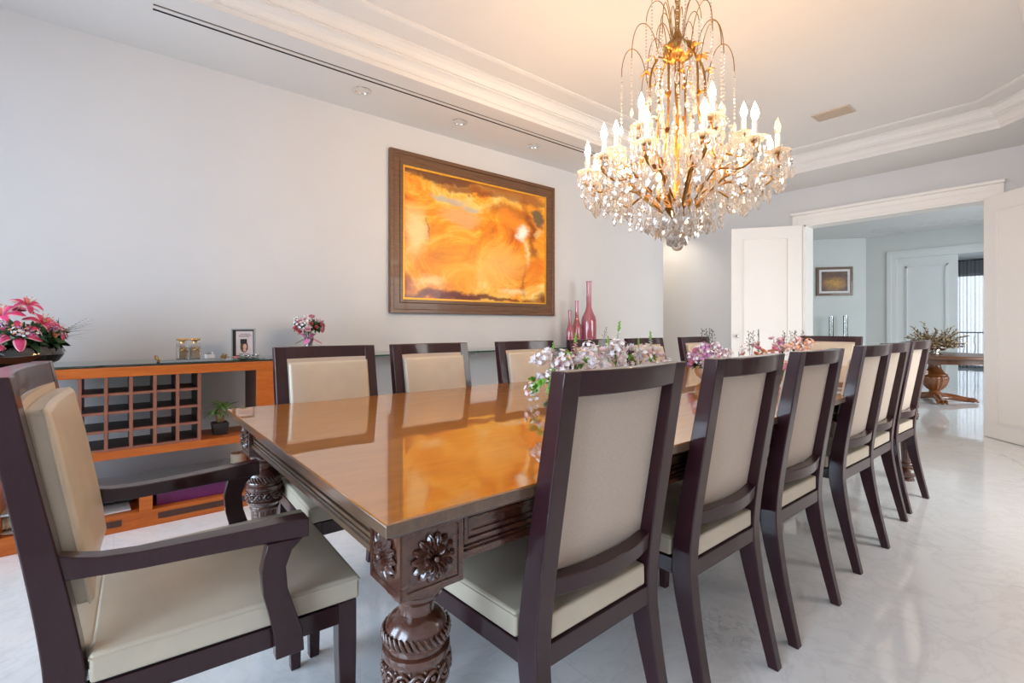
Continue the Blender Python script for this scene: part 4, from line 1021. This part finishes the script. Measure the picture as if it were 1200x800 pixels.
# far arrangement: peach and pink, long
t = thing('flower_arrangement', 'long arrangement of peach, pink and cream flowers with dark spikes on the far table half', 'flowers', (3.62, 1.47, TZ))
b = B(); foam(b, 1.15, .14, .06); b.build('moss_base', M['dark_green'], t)
pool = ['rose_peach']*5+['rose_pale']*4+['rose_pink']*3+['cl_peach']*3+['carn_pink']*2+['carn_mauve']*1+['cl_white']*2
for i in range(74):
    u = rnd.uniform(-1, 1); a = rnd.uniform(-.1, PI+.1); x = .60*u; k = 1-.3*u*u+.18*max(0, u)
    d = Vector((.5*u, math.cos(a), .35+abs(math.sin(a)))).normalized(); r = rnd.uniform(.10, .165)*k
    place(t, rnd.choice(pool), (x, .85*r*math.cos(a), .05+r*1.2*max(0, math.sin(a))), d, rnd.uniform(1.1, 1.6))
for (x, z0, sc) in ((-.55, .03, .9), (-.27, .10, 1.35), (-.1, .10, .9), (.12, .1, 1.1), (.30, .1, 1.3), (.45, .08, .9)):
    place(t, 'snap_green', (x, rnd.uniform(-.03, .03), z0), (rnd.uniform(-.2, .2), rnd.uniform(-.1, .1), 1), sc)
for i in range(6): place(t, 'sprig', (rnd.uniform(-.5, .5), 0, .14), (rnd.uniform(-.3, .3), rnd.uniform(-.25, .25), 1), 1.2)
for i in range(14): place(t, 'leaf_green' if i % 2 else 'leaf_dark', (rnd.uniform(-.6, .55), rnd.uniform(-.09, .09), .05), (rnd.uniform(-1, 1), rnd.uniform(-1, 1), .7), rnd.uniform(.8, 1.3))
# little bouquet on the glass shelf
t = thing('bouquet_vase', 'small round bouquet of pink roses in a ribboned vase left of the painting', 'flowers', (1.137, 3.80, GZ))
b = B(); b.lathe([(.038, 0), (.040, .004), (.030, .05), (.026, .09), (.036, .135), (.034, .13), (.022, .09), (0, .02)], seg=24); b.build('vase', M['crystal'], t)
b = B()
for i in range(14): a = i*2.4; b.tube([(.012*math.cos(a), .012*math.sin(a), .01), (.010*math.cos(a+1), .010*math.sin(a+1), .09), (.03*math.cos(a), .03*math.sin(a), .17)], .002, 5)
b.build('stem', M['green'], t)
b = B()
for i in range(9): blade(b, (.028*math.cos(i*.7), .028*math.sin(i*.7), .125), i*.7, 1.1 if i % 2 else -.6, .085, .022, .8 if i % 2 else -.1, 6)
b.build('ribbon', M['magenta_ribbon'], t, smooth=60, weld=False)
pool = ['rose_pink']*4+['rose_coral']*4+['cl_white']*3+['carn_pink']*2+['rose_pale']*2
for i in range(34):
    th_ = math.acos(1-1.15*(i+.5)/34); a = i*2.4; d = Vector((math.sin(th_)*math.cos(a), math.sin(th_)*math.sin(a), math.cos(th_))); r = rnd.uniform(.085, .115)
    place(t, rnd.choice(pool), (d.x*r, d.y*r, .195+d.z*r*.85), d, rnd.uniform(.95, 1.35))
for i in range(12): a = i*2.4; e = rnd.uniform(.0, .9); place(t, 'leaf_dark', (.07*math.cos(a), .07*math.sin(a), .19+.06*e), (math.cos(a), math.sin(a), e), .9)
# lilies in a black bowl at the left end
def lily_me(r=.085):
    b = B()
    for i in range(6):
        az = 2*PI*i/6; el0 = .95 if i % 2 else .85; e = el0; rr = .004; z = 0; pts = []; seg = 8; w = r*.20 if i % 2 else r*.26
        rows = []
        for k in range(seg+1):
            u = k/seg; ww = w*max(.05, math.sin(PI*(.08+.92*u*.98)))**.75; ca, sa = math.cos(az), math.sin(az)
            rows.append([(rr*ca-s_*ww*sa, rr*sa+s_*ww*ca, z-abs(s_)**2*ww*.35+.003*math.sin(9*u+3*s_)*abs(s_)) for s_ in (-1, -.72, 0, .72, 1)])
            rr += r*1.15/seg*math.cos(e); z += r*1.15/seg*math.sin(e); e -= 2.1/seg
        for c0, c1, mi in ((0, 1, 1), (1, 3, 0), (3, 4, 1)):
            b.k = mi; b.quadgrid([q for row in rows for q in row[c0:c1+1]], seg+1, c1-c0+1)
    b.k = 2
    for i in range(6): a = 2*PI*(i+.5)/6; b.tube([(0, 0, .01), (r*.18*math.cos(a), r*.18*math.sin(a), r*.45), (r*.30*math.cos(a), r*.30*math.sin(a), r*.6)], .0016, 5); b.ball((r*.31*math.cos(a), r*.31*math.sin(a), r*.61), .005, 6, 4, (1.6, .7, .6))
    return b.mesh('lily', [M['lily'], M['lily_edge'], M['peach']], 60, weld=False)
lily = lily_me()
t = thing('lily_bowl', 'black glazed round bowl of pink lilies on the left end of the sideboard', 'flowers', (-.40, 3.70, GZ))
b = B(); b.lathe([(.09, 0), (.12, .004), (.168, .030), (.190, .065), (.186, .095), (.165, .118), (.145, .126), (.140, .122), (.16, .09), (.15, .04), (0, .02)], seg=48); b.build('bowl', M['black_gloss'], t)
for (x, y, z, d, sc) in ((.02, -.14, .20, (.05, -.8, .6), 1.15), (.10, -.03, .26, (.5, -.5, .8), 1.0), (-.05, -.06, .30, (-.2, -.6, .9), 1.1), (-.16, -.10, .22, (-.7, -.5, .6), 1.1), (.0, .05, .33, (.1, -.1, 1), 1.0), (.16, -.02, .22, (.9, -.3, .5), .8),
                         (-.12, .05, .31, (-.6, .1, .9), 1.0), (.04, -.04, .36, (.35, -.45, .8), .85), (-.08, -.15, .17, (-.1, -1, .25), 1.0)):
    inst(lily, 'lily', t, (x, y, z-.03), aim(d, random.uniform(0, 1)), sc)
for i in range(10):
    a = rnd.uniform(-1.9, .7); e = rnd.uniform(.1, .7); place(t, rnd.choice(['carn_mauve', 'cl_mauve', 'rose_peach']), (.17*math.cos(a), .17*math.sin(a), .15+.12*e), (math.cos(a), math.sin(a), e), 1.1)
for i in range(34):
    a = i*2.4; e = rnd.uniform(-.1, .7); o = place(t, 'leaf_dark', (.12*math.cos(a), .12*math.sin(a), .135+.08*max(0, e)), (math.cos(a), math.sin(a), e), rnd.uniform(1.3, 2.0))
b = B()
for i in range(16):
    a = rnd.uniform(-PI/2-1.2, .8); el = rnd.uniform(.15, .8); L_ = rnd.uniform(.14, .24); bx_ = (.12*math.cos(a), .12*math.sin(a), .15)
    blade(b, bx_, a, el, L_, .0035, .3, 7)
    for k in range(10):
        u = (k+2)/12; p = (bx_[0]+L_*u*math.cos(el)*math.cos(a), bx_[1]+L_*u*math.cos(el)*math.sin(a), bx_[2]+L_*u*math.sin(el)*.9)
        for s_ in (-1, 1): blade(b, p, a+s_*.9, el*.5, .03*(1-u*.5), .0022, .2, 3)
b.build('fern', M['dark_green'], t, smooth=60, weld=False)
# fallen pink flowers beside the bottles
t = thing('pink_flower_bunch', 'small pink flowers lying on the glass shelf right of the tall pink bottle', 'flowers', (4.24, 3.64, GZ))
for i in range(8): place(t, rnd.choice(['rose_pink', 'rose_coral']), (rnd.uniform(-.12, .09), rnd.uniform(-.03, .03), .02+.03*rnd.random()), (rnd.uniform(-.6, .6), -.5, .8), 1.3)
place(t, 'sprig', (.08, 0, .02), (.35, 0, 1), 1.5); place(t, 'leaf_dark', (0, 0, .012), (0, 0, 1), .8)
# ------------------------------------------------------------------ hall things
HD = math.atan2(DA.y, DA.x)
def on_angled(s, z): p = p0+DA*s; return (p.x, p.y, z)
t = thing('small_framed_picture', 'small dark golden picture in a brown frame on the angled hall wall beyond the doorway', 'painting', on_angled(.93, 1.80), HD-PI)
# local +x runs to the right as seen from the doorway, front is local -y
t.rotation_euler = (0, 0, math.atan2(-DA.y, -DA.x))
sw, sh = .68, .60
b = B(); pic_frame(b, sw, sh, 0, .05, 0, .035); b.build('frame', M['frame_wood'], t, smooth=0, bevel=.004)
b = B(); pic_frame(b, sw, sh, .05, .045, 0, .026); b.build('mat_board', M['paper'], t, smooth=0)
m = N('golden still life canvas'); v = m.coords((1,1,1), 'Generated'); f = m.noise(v, 5.5, 6, .6, .8)
g = m.n('ShaderNodeTexGradient', gradient_type='SPHERICAL'); mp = m.coords((1.9, 0, 2.6), 'Generated', loc=(-.95, 0, -1.0)); m.l(mp, g.inputs[0])
m.set(base=m.mix(m.math('MULTIPLY', g.outputs['Fac'], f), m.ramp(f, [(.35, (.05,.018,.008)), (.6, (.16,.06,.02)), (.8, (.10,.09,.05))]), (1.0,.50,.03)), rough=.4)
b = B(); b.box(.09, sw-.09, -.020, -.008, .09, sh-.09); b.build('canvas', m.m, t, smooth=0)

t = thing('round_table', 'round wooden pedestal table with carved urn base in the hall beyond the doorway', 'table', (9.84, 1.68, 0))
b = B(); b.lathe([(.70, .672), (.77, .676), (.785, .69), (.785, .715), (.775, .725), (.775, .73), (0, .73)], seg=72); b.build('tabletop', M['round_top'], t)
b = B(); b.lathe([(.60, .60), (.63, .602), (.63, .672)], seg=64); b.build('apron', M['round_top'], t)
b = B()
b.lathe([(.17, .672), (.175, .655), (.12, .64), (.085, .62), (.075, .55), (.085, .50), (.12, .44), (.155, .42), (.16, .405), (.15, .395)], seg=40)
b.lathe([(.15, .396), (.165, .38), (.168, .36), (.160, .31), (.145, .26), (.115, .21), (.085, .18)], seg=96, fn=lambda r, z, a: r*(1+.03*math.cos(16*a)))
b.lathe([(.085, .181), (.07, .165), (.068, .15), (.09, .13), (.13, .11), (.17, .095), (.20, .085), (.205, .07), (.19, .06)], seg=40)
b.build('pedestal', M['round_table'], t)
for i in range(4):
    a = R(20+90*i); ca, sa = math.cos(a), math.sin(a); b = B()
    b.tube([(.08*ca, .08*sa, .085), (.2*ca, .2*sa, .075), (.31*ca, .31*sa, .055), (.40*ca, .40*sa, .045), (.46*ca, .46*sa, .04)], [.05, .05, .042, .036, .036], 12)
    for k in (-1, 0, 1): ak = a+k*.10; b.tube([(.40*math.cos(ak), .40*math.sin(ak), .045), (.455*math.cos(ak), .455*math.sin(ak), .05), (.50*math.cos(ak), .50*math.sin(ak), .022)], [.022, .026, .014], 8)
    b.build('leg', M['round_table'], t)
t = thing('dried_flower_bowl', 'silver bowl of dried brown flowers on the round hall table', 'flowers', (9.84, 1.68, .73))
b = B(); b.lathe([(.09, 0), (.10, .004), (.06, .02), (.05, .035), (.12, .06), (.16, .09), (.165, .115), (.155, .112), (.12, .08), (0, .06)], seg=40); b.build('bowl', M['silver'], t)
dm = []
for q in range(4):
    b = B(); L_ = .26+.03*q; b.tube([(0, 0, 0), (.01, 0, L_*.5), (0, .01, L_)], [.003, .002, .001], 5)
    for i in range(14):
        u = .35+.65*i/14; a = i*2.4; b.k = (i+q) % 2; blade(b, (0, 0, L_*u), a, .9, .055, .007, .3, 4)
        if i % 3 == 0: b.ball((.012*math.cos(a), .012*math.sin(a), L_*u), .009, 6, 4, (1, 1, 1.5))
    dm.append(b.mesh('dried_sprig', [M['dry'], M['dry_dark']], 60, weld=False))
for i in range(64):
    th_ = math.acos(1-.86*(i+.5)/64); a = i*2.4; inst(dm[i % 4], 'dried_sprig', t, (.05*math.cos(a), .05*math.sin(a), .08), aim((math.sin(th_)*math.cos(a), math.sin(th_)*math.sin(a), math.cos(th_)*.85)), rnd.uniform(.85, 1.25))
# console with glass cylinders under the small picture
cxy = p0+DA*.75+Vector((-DA.y, DA.x, 0))*(-.0)
nrm = -nn.normalized()
cc_ = p0+DA*.62+nrm*.22
t = thing('hall_console', 'low white console against the angled hall wall, hidden behind the far chairs', 'console table', (cc_.x, cc_.y, 0), math.atan2(-DA.y, -DA.x))
b = B(); b.box(-.45, .45, -.18, .18, .76, .80); b.build('tabletop', M['hall_trim'], t, smooth=0, bevel=.004)
for sx in (-1, 1):
    for sy in (-1, 1): b = B(); b.box(*sorted((sx*.43, sx*.38)), *sorted((sy*.165, sy*.115)), 0, .76); b.build('leg', M['hall_trim'], t, smooth=0)
for s, (dx, hh, lab) in enumerate(((.10, .56, 'left tall clear glass cylinder vase on the hall console'), (-.16, .58, 'right tall clear glass cylinder vase on the hall console'))):
    p = cc_+DA*dx; t = thing('glass_cylinder', lab, 'vase', (p.x, p.y, .80), group='glass cylinders on the hall console')
    b = B(); b.lathe([(.038, 0), (.04, .005), (.04, hh), (.0385, hh), (.0385, .012), (0, .012)], seg=24); b.build('cylinder', M['pane'], t)
    b = B(); b.lathe([(.0365, hh-.006), (.0405, hh-.006), (.0405, hh+.001), (.0365, hh+.001)], seg=24, cap=False); b.build('rim', M['chrome'], t)

# ------------------------------------------------------------------ chandelier
CX, CYc = 2.385, 1.485
ch_ = thing('chandelier', 'large gilt bronze and crystal candle chandelier hanging over the dining table', 'chandelier', (CX, CYc, 0))
b = B(); b.lathe([(.012, 1.66), (.020, 1.70), (.030, 1.74), (.055, 1.77), (.075, 1.79), (.060, 1.81), (.030, 1.83), (.020, 1.87), (.010, 2.05), (.018, 2.10), (.022, 2.14), (.012, 2.19), (.008, 2.35), (.014, 2.42), (.016, 2.5), (.014, 2.6)], seg=24); b.build('central_stem', M['gold'], ch_)
b = B(); b.lathe([(.018, 2.595), (.06, 2.61), (.085, 2.635), (.09, 2.66), (.075, 2.68), (.05, 2.69), (.028, 2.72), (.016, 2.76)], seg=48, fn=lambda r, z, a: r*(1+.06*math.cos(12*a))); b.build('crown', M['gold'], ch_)
b = B(); b.lathe([(.0, 3.19), (.09, 3.188), (.085, 3.165), (.05, 3.145), (.02, 3.13), (.012, 3.10)], seg=32); b.build('ceiling_rose', M['gold'], ch_)
b = B()
for i in range(12):
    z = 2.765+.0285*i; pts = [(.012*math.cos(a)*(1 if i % 2 else 0), .012*math.cos(a)*(0 if i % 2 else 1), z+.022*math.sin(a)) for a in [2*PI*k/10 for k in range(11)]]; b.tube(pts, .0035, 6)
b.build('chain', M['gold'], ch_)
def bez(P, n=12):
    out = []; P = [Vector(p) for p in P]
    for i in range(n+1):
        t_ = i/n; Q = P[:]
        while len(Q) > 1: Q = [Q[k].lerp(Q[k+1], t_) for k in range(len(Q)-1)]
        out.append(Q[0])
    return out
def catmull(P, n):
    P = [Vector(p) for p in P]; Q = [P[0]]+P+[P[-1]]; m_ = len(P)-1; out = []
    for i in range(n+1):
        t_ = i/n*m_; k = min(int(t_), m_-1); u = t_-k; a, b_, c, d = Q[k:k+4]
        out.append(.5*((2*b_)+(-a+c)*u+(2*a-5*b_+4*c-d)*u*u+(-a+3*b_-3*c+d)*u**3))
    return out
# crystal shapes
def drop_me(L=.05, w=.013, n=6):
    b = B(); b.lathe([(.0008, 0), (w*.35, -.15*L), (w, -.62*L), (w*.75, -.82*L), (.0008, -L)][::-1], seg=n); return b.mesh('crystal_drop', [M['crystal']], 0)
def kite_me(L=.075, w=.028):
    b = B(); out = [(0, 0), (w*.55, -.22*L), (w, -.52*L), (w*.55, -.80*L), (0, -L), (-w*.55, -.80*L), (-w, -.52*L), (-w*.55, -.22*L)]
    o = len(b.v)
    for s in (1, -1):
        for k in range(8):
            p, q = out[k], out[(k+1) % 8]; pi, qi = (p[0]*.55, -.5*L+(p[1]+.5*L)*.6), (q[0]*.55, -.5*L+(q[1]+.5*L)*.6)
            b.poly([(p[0], 0, p[1]), (q[0], 0, q[1]), (qi[0], s*.006, qi[1]), (pi[0], s*.006, pi[1])]); b.poly([(pi[0], s*.006, pi[1]), (qi[0], s*.006, qi[1]), (0, s*.009, -.5*L)])
    return b.mesh('crystal_pendant', [M['crystal']], 0)
KITE, KITEB, DROP = kite_me(.085, .032), kite_me(.112, .042), drop_me()
SB = B()      # the countless smaller beads and drops
def sdrop(x, y, z, L=.045, w=.010, n=5): SB.lathe([(.0006, -L), (w*.8, -.80*L), (w, -.6*L), (w*.35, -.15*L), (.0006, 0)], (x, y, z), n)
def sbead(x, y, z, r=.006): SB.lathe([(.0005, -r), (r, 0), (.0005, r)], (x, y, z), 5)
def bob_me(s=1.0):
    b = B(); b.lathe([(.012*s, -.004), (.040*s, -.002), (.056*s, .008), (.057*s, .011), (.040*s, .003), (.012*s, .001)], seg=20, fn=lambda r, z, a: r*(1+.05*math.cos(10*a))); return b.mesh('drip_pan', [M['crystal']], 20)
BOB = bob_me()
b = B(); b.lathe([(.006, -.030), (.012, -.026), (.010, -.016), (.018, -.010), (.024, -.004), (.020, .004), (.014, .012), (.0135, .022)], seg=16); CUP = b.mesh('candle_cup', [M['gold']], 30)
b = B(); b.lathe([(.0115, .010), (.0115, .084), (.0085, .087), (.006, .090)], seg=14); SLV = b.mesh('candle_sleeve', [M['candle']], 30)
b = B(); b.lathe([(.006, .088), (.013, .100), (.0165, .116), (.0145, .133), (.0075, .152), (.0024, .165), (.0006, .172)], seg=12); BLB = b.mesh('bulb', [M['bulb']], 60)
BLBOFF = b.mesh('bulb', [M['crystal']], 60)
up_c = math.atan2(.7735, .6336)
def add_arm(phi, Rr, zc, lo, tier):
    """phi measured from the direction to the camera; zc = height of the cup"""
    a = up_c+PI+phi; ca, sa = math.cos(a), math.sin(a)
    P3 = lambda r, z: (r*ca, r*sa, z)
    pts = [(.03, 1.77), (.09, 1.79), (.17, 1.86), (.25, 1.93), (.33, 1.92), (.41, 1.895), (.475, 1.92), (Rr+.012, zc-.06), (Rr, zc-.028)] if tier == 0 else \
          [(.03, 1.79), (.08, 1.84), (.14, 1.94), (.19, 2.05), (.25, 2.065), (.305, 2.04), (.335, 2.07), (Rr+.006, zc-.05), (Rr, zc-.028)]
    path = catmull([P3(*q) for q in pts], 20)
    b = B(); b.tube(path, [.008-.003*i/20 for i in range(21)], 8)
    c0 = path[8]; cu = [Vector(c0)+Vector((ca*.045*math.sin(t_), sa*.045*math.sin(t_), .045*(1-math.cos(t_))))*(1-t_/9) for t_ in [k*.45 for k in range(14)]]
    b.tube(cu, .005, 6)
    for k in (5, 11, 15):      # acanthus leaves along the arm
        q = path[k]; blade(b, tuple(q), a, 1.0, .06, .010, .9, 6)
    arm = b.build('arm', M['gold'], ch_, smooth=60, weld=False)
    x, y, z = P3(Rr, zc)
    inst(CUP, 'candle_cup', arm, (x, y, z)); inst(BOB, 'drip_pan', arm, (x, y, z-.006)); inst(SLV, 'candle_sleeve', arm, (x, y, z))
    inst(BLB if lo else BLBOFF, 'bulb', arm, (x, y, z))
    for k in range(10):
        aa = 2*PI*k/10; px, py = x+.054*math.cos(aa), y+.054*math.sin(aa); sbead(px, py, z-.006); sdrop(px, py, z-.012, .050+.012*(k % 2), .0095)
    hang.append((x, y, z-.045, a))
    m_ = path[12]; hang.append((m_.x, m_.y, m_.z-.012, a))
hang = []
for i in range(12):
    add_arm(R(-95+30*i), .485, 2.005, i != 5, 0)
for i in range(6): add_arm(R(-50+60*i+(0)), .33, 2.155, True, 1)
# S-scroll cage from the bottom hub to the crown, with gilt leaves
for i in range(6):
    a = R(60*i+15); ca, sa = math.cos(a), math.sin(a); P3 = lambda r, z: (r*ca, r*sa, z)
    path = bez([P3(.05, 1.83), P3(.34, 1.95), P3(.20, 2.10), P3(.02, 2.25), P3(.22, 2.45), P3(.16, 2.58), P3(.075, 2.645)], 24)
    b = B(); b.tube(path, [.006]*25, 8)
    for k in (9, 14, 19, 22):
        for dd in (-.5, .5): blade(b, tuple(path[k]), a+dd, .9, .075, .011, 1.0, 6)
    # shepherd hooks that carry the bead strings
    for (r0, z0_, r1, zt, r2, ze) in ((.10, 2.63, .20, 2.78, .245, 2.60), (.16, 2.48, .25, 2.64, .30, 2.50)):
        hk = bez([P3(r0, z0_), P3(r0+.02, zt+.05), P3(r1, zt+.10), P3(r2, zt+.03), P3(r2, ze+.03)], 14); b.tube(hk, .0024, 6)
        q = hk[-1]; n_ = 13
        for k in range(n_): sbead(q.x, q.y, q.z-.012-.020*k, .0065)
        sdrop(q.x, q.y, q.z-.012-.020*n_, .055, .011)
    b.build('scroll', M['gold'], ch_, smooth=60, weld=False)
for i in range(6):
    a = R(60*i-15); ca, sa = math.cos(a), math.sin(a); P3 = lambda r, z: (r*ca, r*sa, z)
    b = B(); hk = bez([P3(.03, 2.70), P3(.05, 2.95), P3(.10, 3.04), P3(.17, 2.98), P3(.175, 2.88)], 14); b.tube(hk, .0024, 6)
    hk2 = bez([P3(.03, 2.69), P3(.05, 2.82), P3(.08, 2.88), P3(.11, 2.84), P3(.115, 2.78)], 12); b.tube(hk2, .0022, 6); b.build('hook', M['gold'], ch_)
    for q, n_ in ((hk[-1], 14), (hk2[-1], 6)):
        for k in range(n_): sbead(q.x, q.y, q.z-.010-.019*k, .006)
        sdrop(q.x, q.y, q.z-.010-.019*n_, .06, .012)
# bead strings from the crown down to the upper candle ring
for i in range(16):
    a = 2*PI*(i+.5)/16; s = Vector((.08*math.cos(a), .08*math.sin(a), 2.63)); e = Vector((.27*math.cos(a), .27*math.sin(a), 2.20))
    for k in range(19):
        u = k/18; p = s.lerp(e, u); p.z -= .05*math.sin(PI*u); sbead(p.x, p.y, p.z, .0055)
# swags between the arm ends
hp = hang[0:24:2]
for i in range(12):
    s, e = Vector(hp[i][:3]), Vector(hp[(i+1) % 12][:3])
    for k in range(1, 12): u = k/12; p = s.lerp(e, u); p.z -= .09*math.sin(PI*u); sbead(p.x, p.y, p.z, .0065)
# rings of small drops that fill the basket
rr_ = random.Random(3)
for (rad, z, n) in ((.14, 1.80, 18), (.20, 1.86, 22), (.28, 1.90, 28), (.36, 1.94, 34), (.22, 2.02, 20), (.12, 2.0, 14), (.16, 2.30, 14), (.10, 2.45, 12), (.30, 2.02, 26)):
    for k in range(n):
        a = 2*PI*k/n+rr_.uniform(-.06, .06); r_ = rad+rr_.uniform(-.02, .02); zz = z+rr_.uniform(-.04, .04)
        sbead(r_*math.cos(a), r_*math.sin(a), zz+.010, .005); sdrop(r_*math.cos(a), r_*math.sin(a), zz, rr_.uniform(.04, .07), .011)
for (rad, z, n) in ((.10, 1.71, 10), (.17, 1.74, 16), (.25, 1.77, 22), (.33, 1.80, 26), (.41, 1.85, 32), (.48, 1.90, 36), (.53, 1.94, 40), (.18, 1.95, 24), (.40, 2.0, 34), (.25, 2.12, 24), (.34, 2.10, 28), (.12, 2.2, 14), (.18, 2.42, 12)):
    for k in range(n):
        a = 2*PI*k/n+rr_.uniform(-.08, .08); r_ = rad+rr_.uniform(-.03, .03); zz = z+rr_.uniform(-.03, .05); L_ = rr_.uniform(.05, .085)
        x_, y_ = r_*math.cos(a), r_*math.sin(a); sbead(x_, y_, zz+.034, .006); sbead(x_, y_, zz+.020, .0065); sbead(x_, y_, zz+.007, .006); sdrop(x_, y_, zz, L_, .013, 6)
SB.build('crystal_beads', M['crystal'], ch_, smooth=0, weld=False)['kind'] = 'stuff'
# big pendants: bottom dish in three tiers and under every arm
cnt = 0
for (rad, z, n, me_) in ((.055, 1.665, 8, KITE), (.105, 1.70, 12, KITE), (.17, 1.74, 16, KITE)):
    for k in range(n): a = 2*PI*(k+.5*(n % 3))/n; inst(me_, 'crystal_pendant', ch_, (rad*math.cos(a), rad*math.sin(a), z+.01), (rr_.uniform(-.15, .15), rr_.uniform(-.15, .15), a+PI/2+rr_.uniform(-.5, .5)), 1.0); cnt += 1
for (x, y, z, a) in hang[1:24:2]: inst(KITE, 'crystal_pendant', ch_, (x, y, z), (0, 0, a+rr_.uniform(-.6, .6))); cnt += 1
for (x, y, z, a) in hang[0:24:2]:
    inst(KITEB, 'crystal_pendant', ch_, (x, y, z-.05), (0, 0, a+PI/2+rr_.uniform(-.8, .8))); cnt += 1
    inst(KITE, 'crystal_pendant', ch_, (x*.86, y*.86, z-.075), (0, 0, a+PI/2+rr_.uniform(-1, 1))); cnt += 1
for (x, y, z, a) in hang[24:]: inst(KITE, 'crystal_pendant', ch_, (x, y, z-.03), (0, 0, a+rr_.uniform(-1, 1))); cnt += 1
b = B(); b.lathe([(.0, 1.562), (.018, 1.566), (.030, 1.580), (.034, 1.60), (.026, 1.618), (.010, 1.628), (.006, 1.665)], seg=10); b.build('finial_ball', M['crystal'], ch_, smooth=0)
for (rad, z, n) in ((.045, 1.64, 9),):
    for k in range(n): a = 2*PI*k/n; inst(DROP, 'crystal_drop', ch_, (rad*math.cos(a), rad*math.sin(a), z))
